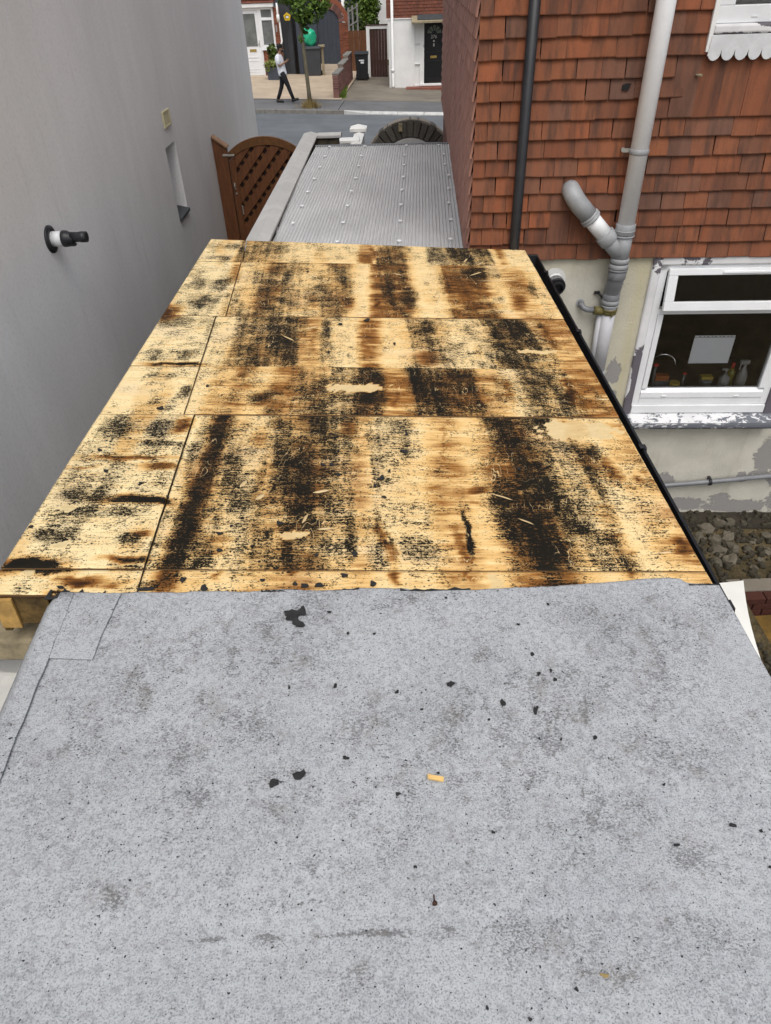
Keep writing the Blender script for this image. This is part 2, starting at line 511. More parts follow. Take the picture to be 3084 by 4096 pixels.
MAT['olive'] = plain('olive_plastic', (.12, .1, .03), .5, .2, 12, .1, 60)
MAT['black'] = plain('black_plastic', (.016, .017, .02), .42, .2, 8, .12, 90, spec=.45, dirt=.35, dirtc=(.04, .04, .042))
MAT['black_matt'] = plain('matt_black', (.012, .012, .013), .8, .2, 8, .1, 90)
MAT['black_gloss'] = plain('black_painted_door', (.01, .01, .011), .35, .2, 3, .03, 30)
MAT['charcoal'] = plain('charcoal_paint', (.045, .048, .055), .6, .12, 3, .1, 50)
MAT['slate_blue'] = plain('slate_blue_boards', (.055, .065, .085), .6, .12, 3, .1, 50)
MAT['flake'] = plain('torn_bitumen', (.02, .02, .021), .7, .4, 40, .7, 160, dirt=.3, dirtc=(.06, .055, .05))
MAT['chip'] = plain('fresh_wood_chip', (.72, .47, .17), .7, .15, 30, .3, 160, vec=(1, 8, 1))
MAT['sliver'] = plain('pale_wood_sliver', (.62, .46, .24), .7, .15, 30, .2, 160)
MAT['rust'] = plain('rusty_steel', (.09, .045, .03), .6, .4, 80, .3, 200, metal=.5)
MAT['gate'] = plain('red_brown_stained_timber', (.135, .05, .018), .55, .3, 5, .25, 30, dirt=.2, dirtc=(.2, .1, .02), vec=(6, 6, 1))
MAT['gate_trim'] = plain('orange_brown_timber', (.13, .055, .016), .55, .25, 6, .25, 30, vec=(4, 4, 2))
MAT['gate_cap'] = plain('weathered_brown_cap', (.26, .15, .085), .7, .25, 8, .3, 30)
MAT['zinc'] = plain('galvanised_metal', (.45, .44, .4), .5, .2, 20, .1, 80, metal=.6)
MAT['coping'] = plain('pale_grey_coping', (.47, .47, .46), .8, .1, 3, .2, 80, dirt=.15, dirtc=(.3, .29, .26))
MAT['mosswall'] = plain('mossy_dark_stone', (.075, .068, .05), .95, .5, 9, .9, 30, dirt=.6, dirtc=(.14, .11, .05))
MAT['sheet'] = None
MAT['paper'] = plain('white_paper', (.7, .72, .74), .8, .04, 3, .03, 20)
MAT['lead'] = plain('white_painted_lead', (.62, .63, .64), .55, .08, 14, .5, 22, dirt=.18, dirtc=(.35, .35, .36))
MAT['ply_edge'] = plain('plywood_edge', (.16, .085, .03), .8, .3, 6, .3, 30, vec=(1, 1, 60))
MAT['joist'] = plain('yellow_joist_end', (.5, .3, .09), .8, .3, 14, .3, 60)
MAT['stained_board'] = plain('blackened_board', (.14, .085, .025), .85, .6, 9, .4, 50, dirt=.9, dirtc=(.025, .015, .008))
MAT['sandstone'] = plain('buff_stone', (.3, .25, .16), .95, .3, 12, .6, 60, dirt=.4)
MAT['slab_white'] = plain('white_speckled_slab', (.6, .6, .57), .9, .08, 8, .3, 80, dirt=.35, dirtc=(.3, .28, .25))
MAT['foam'] = plain('white_foam_board', (.78, .78, .74), .8, .04, 3, .1, 60, dirt=.08)
MAT['ochre'] = plain('ochre_clay', (.15, .085, .015), .8, .3, 6, .4, 40)
MAT['mortar'] = plain('lime_mortar', (.24, .21, .17), .95, .3, 20, .5, 80)
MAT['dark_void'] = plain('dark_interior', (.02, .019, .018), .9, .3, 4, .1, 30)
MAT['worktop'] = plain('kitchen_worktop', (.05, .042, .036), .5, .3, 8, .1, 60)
MAT['yellow_louvre'] = plain('cream_vent_plastic', (.55, .5, .3), .6, .1, 9, .1, 60)
MAT['vent_slot'] = plain('vent_slots', (.2, .16, .04), .8, .2, 9, .1, 60)
MAT['slate'] = plain('dark_slate_sill', (.05, .055, .058), .7, .2, 9, .2, 60)
MAT['recess'] = plain('grey_plaster', (.3, .3, .295), .9, .08, 4, .3, 100)  # even mid grey, used for the upper window blind

# ---------------------------------------------------------------- stain painting on real sheets
def vnoise(x, y, f, seed):
    g = np.random.RandomState(seed)
    out = np.zeros_like(x)
    for k in range(5):
        a, b, p = g.uniform(-1, 1), g.uniform(-1, 1), g.uniform(0, 6.28)
        out += np.sin((x * a + y * b) * f * (1 + .6 * k) + p) / (1 + .5 * k)
    return out / 2.5
def ssm(x, lo, hi):
    t = np.clip((x - lo) / (hi - lo), 0, 1)
    return t * t * (3 - 2 * t)
def grid_mesh(name, X, Y, Z, stain, keep=None):
    """X,Y,Z,(ny,nx) arrays -> mesh with FLOAT_COLOR point attribute"""
    ny, nx = X.shape
    co = np.stack([X, Y, Z], -1).reshape(-1, 3)
    i = np.arange(ny * nx).reshape(ny, nx)
    q = np.stack([i[:-1, :-1], i[:-1, 1:], i[1:, 1:], i[1:, :-1]], -1).reshape(-1, 4)
    if keep is not None:
        c_ = co[q].mean(1)
        q = q[keep(c_[:, 0], c_[:, 2])]
    me = bpy.data.meshes.new(name)
    me.vertices.add(len(co)); me.vertices.foreach_set('co', co.ravel())
    me.loops.add(len(q) * 4); me.loops.foreach_set('vertex_index', q.ravel().astype(np.int32))
    me.polygons.add(len(q)); me.polygons.foreach_set('loop_start', np.arange(len(q), dtype=np.int32) * 4)
    me.update(calc_edges=True); me.validate()
    at = me.color_attributes.new('stain', 'FLOAT_COLOR', 'POINT')
    st = np.concatenate([stain, np.ones((*stain.shape[:2], 1))], -1) if stain.shape[-1] == 3 else stain
    at.data.foreach_set('color', st.reshape(-1).astype(np.float32))
    return me

# ---------------------------------------------------------------- stripped plywood roof deck
DECK = frame((0.99894, -0.00994, -0.04495), (0.009385, 0.999877, -0.012572), (0, 0, 2.66))
STAINS = [
    ("K", -1.228, 5.471, 0.127, 0.103, 0.000, 0.60), ("K", -1.217, 5.191, 0.131, 0.053, 0.000, 0.95), ("K", -1.189, 4.645, 0.146, 0.139, 0.000, 0.65),
    ("K", -1.175, 4.315, 0.130, 0.124, 0.000, 0.75), ("B", -1.055, 4.884, 0.045, 0.216, 0.000, 0.60), ("K", -0.828, 5.423, 0.117, 0.160, 0.000, 0.70),
    ("K", -0.415, 5.408, 0.215, 0.076, 0.000, 0.40), ("K", 0.094, 5.303, 0.097, 0.185, 0.000, 0.60), ("B", 0.094, 5.303, 0.116, 0.216, 0.000, 0.60),
    ("K", 0.392, 5.253, 0.062, 0.171, 0.000, 0.65), ("K", 0.653, 5.263, 0.146, 0.171, 0.000, 0.85), ("K", -0.452, 4.498, 0.093, 0.214, 0.000, 0.60),
    ("B", -0.441, 4.337, 0.066, 0.157, 0.000, 0.50), ("K", 0.689, 4.918, 0.138, 0.154, 0.000, 0.90), ("B", 0.553, 4.506, 0.155, 0.287, 0.000, 0.85),
    ("B", 0.595, 4.278, 0.116, 0.110, 0.000, 0.90), ("B", 0.891, 4.376, 0.076, 0.206, 0.000, 0.75), ("K", -1.200, 3.979, 0.175, 0.098, 0.000, 0.60),
    ("K", -1.169, 3.513, 0.146, 0.091, 0.000, 0.60), ("D", -1.129, 3.396, 0.129, 0.019, 0.000, 1.00), ("B", -1.332, 4.117, 0.086, 0.124, 0.000, 1.00),
    ("B", -1.370, 4.178, 0.095, 0.084, 0.000, 0.90), ("K", -0.719, 3.933, 0.197, 0.147, 0.000, 0.90), ("K", -0.276, 3.925, 0.107, 0.154, 0.000, 0.40),
    ("K", 0.231, 3.938, 0.096, 0.136, 0.000, 0.65), ("B", 0.221, 3.510, 0.099, 0.098, 0.000, 0.80), ("K", 0.357, 3.614, 0.087, 0.120, 0.000, 0.45),
    ("K", 0.531, 3.869, 0.092, 0.190, 0.000, 0.35), ("K", -1.129, 3.281, 0.125, 0.041, 0.000, 0.60), ("K", -1.029, 3.071, 0.035, 0.086, 0.000, 0.70),
    ("K", -1.089, 2.952, 0.074, 0.063, 0.000, 0.50), ("K", -0.617, 3.025, 0.082, 0.084, 0.000, 0.70), ("B", -0.614, 2.998, 0.094, 0.091, 0.000, 0.70),
    ("K", -0.236, 3.268, 0.100, 0.065, 0.000, 0.55), ("K", -0.075, 3.257, 0.047, 0.082, 0.000, 0.95), ("L", -0.153, 3.141, 0.143, 0.050, 0.000, 1.00),
    ("D", -0.085, 3.020, 0.061, 0.079, 0.000, 0.85), ("K", -0.232, 3.005, 0.078, 0.065, 0.000, 0.70), ("K", 0.229, 3.205, 0.122, 0.201, 0.000, 0.85),
    ("K", 0.415, 3.208, 0.069, 0.173, 0.000, 0.85), ("B", 0.422, 3.151, 0.079, 0.169, 0.000, 0.70), ("B", 0.444, 3.003, 0.076, 0.066, 0.000, 0.75),
    ("B", 0.615, 3.127, 0.039, 0.167, 0.000, 0.60), ("B", -0.511, 3.219, 0.079, 0.101, 0.000, 0.50), ("B", -0.774, 3.302, 0.060, 0.104, 0.000, 0.60),
    ("L", 0.863, 3.608, 0.117, 0.021, 0.000, 0.80), ("B", -0.076, 5.363, 0.035, 0.188, -0.028, 0.80), ("K", -0.957, 4.386, 0.036, 0.216, -0.081, 0.50),
    ("K", -0.797, 4.568, 0.102, 0.352, -0.028, 0.75), ("K", -0.656, 4.679, 0.055, 0.414, -0.120, 0.70), ("K", -0.238, 4.433, 0.060, 0.243, -0.030, 0.70),
    ("B", -0.234, 4.312, 0.059, 0.122, -0.030, 0.85), ("B", -0.053, 4.317, 0.030, 0.123, 0.002, 1.00), ("K", 0.056, 4.641, 0.049, 0.422, 0.010, 0.65),
    ("B", 0.023, 4.477, 0.051, 0.259, -0.018, 0.80), ("K", 0.144, 4.419, 0.067, 0.219, 0.017, 0.75), ("B", 0.146, 4.360, 0.060, 0.181, 0.037, 0.80),
    ("K", 0.423, 4.663, 0.039, 0.300, -0.079, 0.45), ("K", 1.013, 4.609, 0.032, 0.160, 0.047, 0.55), ("K", -0.539, 3.749, 0.035, 0.286, -0.120, 0.85),
    ("K", -0.914, 3.638, 0.036, 0.232, -0.065, 0.45), ("K", -0.648, 3.595, 0.036, 0.135, -0.120, 0.50), ("K", -0.342, 3.740, 0.029, 0.321, -0.055, 0.70),
    ("B", -0.409, 3.738, 0.041, 0.321, -0.092, 0.55), ("B", -0.106, 3.741, 0.050, 0.327, -0.008, 0.70), ("K", 0.690, 3.750, 0.021, 0.318, -0.130, 0.90),
    ("K", 0.788, 3.742, 0.092, 0.310, 0.002, 0.85), ("B", 0.972, 3.835, 0.061, 0.242, -0.017, 0.80), ("K", 0.873, 3.552, 0.029, 0.107, -0.274, 0.80),
    ("K", -0.883, 3.105, 0.020, 0.225, -0.073, 0.45), ("K", -0.485, 3.129, 0.028, 0.179, -0.042, 0.75), ("K", -0.327, 3.128, 0.028, 0.214, -0.030, 0.75),
    ("B", -0.358, 3.005, 0.050, 0.104, -0.008, 0.60), ("B", 0.059, 3.026, 0.036, 0.119, 0.028, 0.80), ("B", 0.048, 3.247, 0.032, 0.102, -0.008, 0.50),
    ("K", 0.783, 3.163, 0.092, 0.232, -0.008, 0.80), ("B", 0.940, 3.133, 0.040, 0.174, 0.095, 1.00), ("B", -0.538, 3.530, 0.042, 0.131, -0.125, 0.50),
    ("K", -0.482, 4.813, 0.071, 0.118, -0.144, 0.25), ("B", 0.459, 4.610, 0.052, 0.247, 0.018, 0.40), ("B", -0.710, 4.480, 0.050, 0.283, 0.036, 0.55),
    ("K", -1.148, 2.739, 0.191, 0.117, 0.000, 0.60), ("B", -0.950, 2.761, 0.043, 0.076, 0.000, 0.90), ("K", -1.018, 2.604, 0.120, 0.025, 0.000, 0.70),
    ("B", -1.117, 2.492, 0.225, 0.022, 0.000, 0.80), ("B", -0.957, 2.428, 0.084, 0.029, 0.000, 0.85), ("B", -1.290, 2.416, 0.079, 0.013, 0.000, 0.60),
    ("K", -1.206, 2.214, 0.125, 0.068, 0.000, 0.70), ("D", -0.997, 2.180, 0.132, 0.022, 0.000, 0.90), ("K", -1.120, 2.098, 0.169, 0.037, 0.000, 0.75),
    ("K", -1.249, 1.944, 0.099, 0.051, 0.000, 0.65), ("K", -0.961, 1.934, 0.061, 0.039, 0.000, 0.60), ("B", -0.922, 1.959, 0.050, 0.027, 0.000, 0.85),
    ("D", -1.272, 1.789, 0.095, 0.035, 0.000, 0.95), ("D", -1.182, 1.762, 0.065, 0.015, 0.000, 0.80), ("B", -0.951, 1.818, 0.096, 0.016, 0.000, 0.95),
    ("D", -0.914, 1.818, 0.059, 0.010, 0.000, 0.80), ("K", -0.934, 1.785, 0.073, 0.018, 0.000, 0.70), ("B", -1.057, 1.715, 0.100, 0.023, 0.000, 1.00),
    ("B", -0.937, 1.694, 0.064, 0.016, 0.000, 0.70), ("D", -1.112, 1.668, 0.042, 0.010, 0.000, 0.90), ("K", -1.006, 2.412, 0.106, 0.013, 0.000, 0.40),
    ("B", -0.866, 2.189, 0.025, 0.014, 0.000, 0.60), ("K", -0.725, 2.745, 0.106, 0.066, 0.000, 0.50), ("B", -0.577, 2.655, 0.057, 0.091, 0.000, 0.45),
    ("K", -0.823, 1.695, 0.050, 0.023, 0.000, 0.60), ("B", -0.661, 1.894, 0.084, 0.082, 0.000, 0.50), ("L", -0.354, 1.956, 0.048, 0.022, 0.000, 1.00),
    ("L", -1.266, 1.756, 0.022, 0.015, 0.000, 1.00), ("L", -1.258, 2.123, 0.031, 0.022, 0.000, 1.00), ("L", -1.205, 1.897, 0.030, 0.016, 0.000, 1.00),
    ("B", -0.596, 1.738, 0.025, 0.032, 0.000, 0.50), ("K", -0.809, 2.307, 0.042, 0.494, -0.075, 0.65), ("D", -0.780, 2.259, 0.036, 0.139, -0.080, 0.80),
    ("D", -0.757, 2.009, 0.033, 0.139, -0.126, 0.75), ("B", -0.771, 2.135, 0.061, 0.311, -0.155, 0.75), ("K", -0.601, 2.234, 0.063, 0.166, 0.025, 0.65),
    ("K", -0.406, 2.352, 0.108, 0.456, -0.009, 0.72), ("D", -0.374, 1.904, 0.029, 0.166, -0.063, 0.75), ("K", -0.338, 2.006, 0.055, 0.145, -0.002, 0.70),
    ("B", -0.362, 1.766, 0.037, 0.038, -0.001, 0.90), ("B", -0.543, 2.299, 0.034, 0.150, 0.010, 0.50), ("D", -0.792, 1.920, 0.006, 0.096, -0.107, 0.80),
    ("K", -0.254, 2.260, 0.051, 0.363, -0.100, 0.45), ("K", 0.016, 2.576, 0.112, 0.160, 0.000, 0.50), ("K", 0.042, 2.753, 0.106, 0.087, 0.000, 0.55),
    ("B", -0.169, 2.740, 0.061, 0.097, 0.000, 0.75), ("K", 0.107, 1.882, 0.123, 0.083, 0.000, 0.50), ("B", 0.374, 2.264, 0.064, 0.030, 0.000, 0.80),
    ("B", 0.355, 2.185, 0.053, 0.024, 0.000, 0.55), ("K", 0.548, 2.794, 0.093, 0.089, 0.000, 0.75), ("K", 0.696, 2.796, 0.109, 0.078, 0.000, 0.75),
    ("K", 0.574, 2.573, 0.140, 0.120, 0.000, 0.60), ("B", 0.951, 2.415, 0.054, 0.114, 0.000, 0.70), ("K", 0.895, 2.173, 0.102, 0.161, 0.000, 0.35),
    ("L", 0.895, 2.744, 0.187, 0.083, 0.000, 1.00), ("B", 1.077, 1.921, 0.056, 0.072, 0.000, 0.95), ("B", 0.840, 1.976, 0.037, 0.017, 0.000, 0.60),
    ("K", 0.813, 1.913, 0.045, 0.069, 0.000, 0.45), ("K", 0.084, 1.759, 0.042, 0.031, 0.000, 0.35), ("K", 0.896, 1.775, 0.077, 0.035, 0.000, 0.35),
    ("B", 1.054, 2.343, 0.036, 0.044, 0.000, 0.60), ("L", 0.351, 1.705, 0.025, 0.036, 0.000, 0.80), ("B", 0.862, 1.866, 0.035, 0.016, 0.000, 0.60),
    ("K", -0.219, 2.115, 0.061, 0.268, -0.046, 0.60), ("K", -0.151, 1.972, 0.027, 0.177, -0.014, 0.65), ("K", -0.063, 2.380, 0.014, 0.214, -0.129, 0.60),
    ("B", 0.248, 2.603, 0.017, 0.232, 0.057, 0.55), ("B", -0.018, 1.934, 0.030, 0.138, -0.195, 0.75), ("K", -0.001, 1.950, 0.008, 0.153, -0.132, 0.90),
    ("B", 0.266, 1.944, 0.034, 0.146, -0.081, 0.65), ("D", 0.291, 1.994, 0.010, 0.158, -0.041, 0.80), ("B", 0.276, 1.857, 0.035, 0.059, -0.112, 0.85),
    ("K", 0.160, 2.088, 0.030, 0.095, 0.017, 0.45), ("D", 0.478, 2.118, 0.045, 0.255, 0.067, 0.62), ("K", 0.473, 2.121, 0.068, 0.270, 0.053, 0.80),
    ("K", 0.567, 2.052, 0.065, 0.201, 0.016, 0.85), ("B", 0.504, 2.215, 0.059, 0.123, -0.076, 0.80), ("K", 0.671, 2.251, 0.059, 0.373, 0.025, 0.68),
    ("D", 0.882, 2.492, 0.045, 0.115, -0.026, 0.70), ("K", 0.892, 2.494, 0.064, 0.134, -0.023, 0.70), ("K", 0.787, 2.240, 0.049, 0.191, 0.010, 0.50),
    ("K", 1.017, 2.081, 0.057, 0.159, -0.033, 0.38), ("K", 0.553, 1.765, 0.022, 0.034, 0.140, 0.60), ("B", 0.837, 1.766, 0.036, 0.034, 0.296, 0.70),
    ("B", 0.011, 1.741, 0.023, 0.043, -0.171, 0.80), ("B", 0.274, 1.745, 0.022, 0.046, 0.066, 0.80), ("B", 0.522, 1.768, 0.051, 0.031, 0.328, 0.40),
    ("B", 1.108, 2.361, 0.026, 0.169, -0.041, 0.50), ("B", 0.652, 2.423, 0.041, 0.101, -0.011, 0.60), ("K", -0.548, 2.299, 0.362, 0.506, -0.077, 0.42),
    ("K", -0.039, 2.313, 0.224, 0.517, 0.007, 0.36), ("K", 0.600, 2.337, 0.258, 0.525, 0.042, 0.42), ("K", 1.002, 2.262, 0.158, 0.409, 0.157, 0.32),
    ("K", -0.630, 4.608, 0.444, 0.429, -0.056, 0.38), ("K", 0.696, 4.634, 0.385, 0.397, 0.063, 0.30), ("K", -0.633, 3.723, 0.320, 0.310, -0.067, 0.38),
    ("K", 0.543, 3.751, 0.476, 0.314, -0.069, 0.40), ("K", -0.513, 3.119, 0.423, 0.233, -0.047, 0.36), ("K", 0.543, 3.138, 0.432, 0.236, -0.001, 0.42),
    ("K", -0.061, 5.335, 1.089, 0.218, 0.000, 0.30), ("K", -1.158, 2.293, 0.275, 0.504, 0.067, 0.42), ("K", -1.180, 4.208, 0.180, 1.293, -0.087, 0.40)]
BANDS = [
    (1.775, 2.865, [(-0.837, 0.023, 0.42, 0.1), (-0.776, 0.037, 0.92, 0.75), (-0.692, 0.047, 0.62, 0.2), (-0.589, 0.056, 0.46, 0.1), (-0.476, 0.056, 0.62, 0.35), (-0.344, 0.075, 0.8, 0.5), (-0.212, 0.057, 0.62, 0.2), (-0.117, 0.038, 0.38, 0.35), (-0.023, 0.057, 0.52, 0.1), (0.101, 0.067, 0.36, 0.15), (0.215, 0.048, 0.15, 0.4), (0.292, 0.029, 0.42, 0.45), (0.368, 0.048, 0.12, 0.25), (0.454, 0.038, 0.62, 0.5), (0.569, 0.077, 0.92, 0.7), (0.694, 0.048, 0.68, 0.25), (0.781, 0.039, 0.52, 0.15), (0.848, 0.029, 0.62, 0.4), (0.926, 0.048, 0.42, 0.1), (1.022, 0.048, 0.32, 0.3), (1.086, 0.016, 0.15, 0.45)]),
    (2.865, 3.385, [(-0.948, 0.046, 0.3, 0.05), (-0.844, 0.058, 0.38, 0.3), (-0.739, 0.047, 0.52, 0.4), (-0.646, 0.047, 0.28, 0.2), (-0.529, 0.07, 0.52, 0.5), (-0.389, 0.07, 0.62, 0.4), (-0.236, 0.082, 0.62, 0.2), (-0.083, 0.071, 0.8, 0.6), (0.046, 0.059, 0.15, 0.5), (0.2, 0.095, 0.82, 0.5), (0.39, 0.095, 0.72, 0.6), (0.545, 0.06, 0.3, 0.4), (0.652, 0.048, 0.4, 0.1), (0.82, 0.12, 0.78, 0.3), (1.024, 0.084, 0.4, 0.7)]),
    (3.385, 4.085, [(-0.927, 0.046, 0.35, 0.05), (-0.802, 0.079, 0.62, 0.3), (-0.604, 0.119, 0.82, 0.4), (-0.432, 0.053, 0.3, 0.4), (-0.339, 0.04, 0.62, 0.2), (-0.219, 0.08, 0.42, 0.1), (-0.086, 0.053, 0.2, 0.7), (0.048, 0.08, 0.15, 0.15), (0.236, 0.107, 0.58, 0.3), (0.478, 0.135, 0.38, 0.1), (0.735, 0.122, 0.88, 0.4), (0.912, 0.054, 0.62, 0.4), (1.048, 0.082, 0.25, 0.6)]),
    (4.085, 5.1, [(-0.987, 0.031, 0.4, 0.1), (-0.895, 0.061, 0.48, 0.2), (-0.772, 0.062, 0.72, 0.5), (-0.649, 0.062, 0.62, 0.25), (-0.494, 0.093, 0.42, 0.2), (-0.308, 0.093, 0.58, 0.4), (-0.152, 0.062, 0.22, 0.1), (-0.066, 0.023, 0.3, 0.75), (0.082, 0.11, 0.62, 0.7), (0.271, 0.079, 0.15, 0.1), (0.381, 0.032, 0.32, 0.1), (0.57, 0.158, 0.52, 0.8), (0.792, 0.064, 0.2, 0.2), (0.935, 0.08, 0.22, 0.55), (1.095, 0.08, 0.3, 0.2)]),
    (5.1, 5.7, [(-0.938, 0.14, 0.58, 0.3), (-0.481, 0.317, 0.38, 0.1), (-0.129, 0.035, 0.3, 0.75), (0.085, 0.107, 0.62, 0.5), (0.263, 0.072, 0.2, 0.1), (0.406, 0.072, 0.58, 0.1), (0.658, 0.18, 0.82, 0.3), (0.856, 0.018, 0.1, 0.1), (0.902, 0.027, 0.2, 0.85), (1.01, 0.082, 0.32, 0.1)])]

SA = [(k, *v) for k, *v in STAINS]
def deck_stain(x, y):
    wx = x + .012 * vnoise(x, y, 16, 1) + .006 * vnoise(x, y, 60, 2)
    wy = y + .020 * vnoise(x, y, 13, 3) + .010 * vnoise(x, y, 50, 4)
    jit = .012 * vnoise(x * .15, y, 170, 61) + .018 * vnoise(x * .1, y, 60, 62)
    K = np.zeros_like(x); B = np.zeros_like(x); L_ = np.zeros_like(x)
    for k, cx, cy, hx, hy, sl, s_ in SA:
        dx = np.abs(wx - cx - sl * (wy - cy)) / max(hx, .006)
        dy = np.abs(wy - cy) / max(hy, .008)
        d = (dx ** 3 + dy ** 3) ** (1 / 3)
        if k == 'K': K = np.maximum(K, min(.74, .08 + s_) * ssm(-d, -1.95, -.4))
        elif k == 'D': K = np.maximum(K, (.2 + s_) * ssm(-d, -1.35, -.6)); B = np.maximum(B, s_ * .8 * ssm(-d, -2.0, -.3))
        elif k == 'B':
            db = (np.abs(wx + jit - cx - sl * (wy - cy)) / max(hx, .006)) ** 2 + (np.abs(wy - cy) / max(hy * 1.1, .008)) ** 4
            B = np.maximum(B, s_ * ssm(-np.sqrt(db), -1.5, .15) * 1.1)
        else: L_ = np.maximum(L_, s_ * ssm(-d + .3 * vnoise(x, y, 60, 9) + .2 * vnoise(x, y, 150, 10), -1.0, -.9))
    K = K * np.clip(.98 + .34 * (vnoise(x, y * .15, 30, 71) + .4 * vnoise(x, y * .3, 75, 72)) + .2 * vnoise(x, y, 8, 73), .3, 1.15)
    K = K * (1 - .95 * L_); B = B * (1 - .9 * L_)
    xb = x + .010 * vnoise(x, y, 14, 81) + .006 * vnoise(x * .2, y, 120, 82)
    CK = np.zeros_like(x); CB = np.zeros_like(x); W = np.zeros_like(x) + 1e-6
    for y0, y1, cols in BANDS:
        yy0 = 1.5 if y0 < 1.8 else y0
        inr = ((y >= yy0) & (y < y1)).astype(float)
        near = np.where(y < 1.775, .55, 1.0)
        for a, hw, k_, b_ in cols:
            w = inr * np.exp(-((xb - a) / (hw * 1.0 + .012)) ** 4)
            CK += w * k_ * near; CB += w * b_; W += w
    CK /= np.maximum(W, .35); CB /= np.maximum(W, .35)
    CK *= np.clip(.92 + .22 * vnoise(x, y, 9, 83) + .16 * vnoise(x, y, 26, 84), .3, 1.2)
    CK *= np.clip(.97 + .3 * vnoise(x, y * .1, 95, 87) + .2 * vnoise(x + .02 * vnoise(x, y, 6, 89), y * .15, 210, 88), .35, 1.3)
    CB *= np.clip(.78 + .5 * vnoise(x * .3, y, 12, 85) + .2 * vnoise(x * .2, y, 60, 86), 0, 1.15)
    CK = np.where(CK > .5, .5 + (CK - .5) * .72, CK) * 1.06
    K = np.maximum(K * .92, CK); B = np.maximum(B * .85, CB)
    K = K * (1 - .95 * L_); B = B * (1 - .9 * L_)
    strip_ = vnoise(x, y * .12, 26, 12) + .5 * vnoise(x, y * .2, 70, 13)
    K = np.maximum(K, (.22 + .17 * strip_ + .08 * vnoise(x, y, 9, 14)) * (1 - L_))
    B = np.maximum(B, .3 * ssm(vnoise(x, y * .15, 22, 15), .25, .8) * (.6 + .4 * vnoise(x * .2, y, 40, 16)))
    return np.stack([K, B, L_], -1)

deck = thing('timber_roof_deck', 'stripped plywood roof deck with scorched black bitumen stains', 'roof deck', mat=DECK)
J = [1.655, 1.775, 2.865, 3.385, 4.085, 5.10, 5.57]
def cut_x(b):
    return float(np.interp(b, [1.66, 1.775, 2.8645, 2.8655, 3.385, 4.0845, 4.0855, 5.10, 5.101, 5.57], [-.862, -.87, -.918, -.968, -.997, -1.038, -.978, -1.04, -1.03, -1.08]))
def sheet(xl, xr, yl0, yr0, yl1, yr1, lift, name='plywood_sheet', bow=.0):
    """corner-defined ply sheet in deck coordinates, with thickness"""
    w = abs(xr(0.5) - xl(.5)); h = abs(yl1 - yl0)
    nx = max(6, int(w / .009)); ny = max(6, int(h / .011))
    u = np.linspace(0, 1, nx)[None, :]; v = np.linspace(0, 1, ny)[:, None]
    XL = np.array([xl(t) for t in np.linspace(0, 1, ny)])[:, None]; XR = np.array([xr(t) for t in np.linspace(0, 1, ny)])[:, None]
    X = XL + (XR - XL) * u
    Y0 = yl0 + (yr0 - yl0) * u; Y1 = yl1 + (yr1 - yl1) * u
    Y = Y0 + (Y1 - Y0) * v
    X = X + 0 * Y
    edge = np.minimum(np.minimum(u, 1 - u) * w, np.minimum(v, 1 - v) * h)
    rag = ssm(-edge, -.02, 0)
    X = X + rag * .0007 * vnoise(X, Y, 90, 21); Y = Y + rag * .0007 * vnoise(X, Y, 90, 22)
    Z = lift + bow * np.sin(np.pi * u) * np.sin(np.pi * v) + .0015 * vnoise(X, Y, 3, 5) - .002 * ssm(-edge, -.004, 0)
    me = grid_mesh(name, X, Y, Z, deck_stain(X, Y))
    me.materials.append(MAT['deck']); me.materials.append(MAT['ply_edge'])
    o = obj(name, me, None, deck)
    s = o.modifiers.new('thick', 'SOLIDIFY'); s.thickness = .018; s.offset = -1; s.material_offset_rim = 1
    return o
g = .0030
XL_, XR_ = -1.366, 1.116
for i in range(6):
    a, b = J[i], J[i + 1]
    ya, yb = a + (g if i != 3 else .0007), b - (g if i != 2 else .0007)
    far = i == 5
    if i == 0: ya = 1.628
    # skewed far edge and second-last joint
    yl1 = 5.672 if far else yb; ym1 = 5.645 if far else yb; yr1 = 5.485 if far else (yb if i < 4 else 5.085)
    yl0 = ya if i < 5 else 5.125; ym0 = ya if i < 5 else 5.118; yr0 = ya if i < 5 else 5.092
    if i == 4: yl1, ym1, yr1 = 5.12, 5.113, 5.088
    aa, bb = ya, min(yb, 5.57)
    lx = lambda t, aa=aa, bb=bb: cut_x(aa + (bb - aa) * t)
    if i == 0:      # near strip: projects past the felt at the left
        sheet(lambda t: XL_ + .0 * t, lambda t, f=lx: f(t) - g, 1.65, 1.645, yl1, yb, .0, 'plywood_strip')
    else:
        sheet(lambda t: XL_, lambda t, f=lx: f(t) - g, yl0, ym0, yl1, ym1, [0, .0015, -.001, .001, 0, .001][i], 'plywood_offcut')
    sheet(lambda t, f=lx: f(t) + g, lambda t: XR_, ym0, yr0, ym1, yr1, [0, -.002, .001, -.001, .001, .0][i], 'plywood_strip' if i in (0, 5) else 'plywood_sheet')
# framing under the deck
for y in (1.72, 2.32, 2.86, 3.39, 4.08, 4.6, 5.10, 5.42):
    m = MB(); m.box(-1.33, 1.025, y - .025, y + .025, -.17, -.021)
    obj('joist', m, MAT['stained_board'], deck)
m = MB(); m.box(-1.36, -1.335, 1.66, 5.64, -.19, -.0215); obj('fascia_board', m, MAT['stained_board'], deck, .002)
m = MB(); m.box(1.03, 1.05, 1.62, 5.47, -.19, -.0215); obj('fascia_board', m, MAT['stained_board'], deck, .002)
m = MB(); m.box(-1.33, -1.17, 1.658, 1.672, -.15, -.0225); obj('noggin', m, MAT['stained_board'], deck, .002)
m = MB(); m.box(-1.352, -1.285, 1.645, 1.657, -.16, -.024); obj('joist_end', m, MAT['joist'], deck, .002)

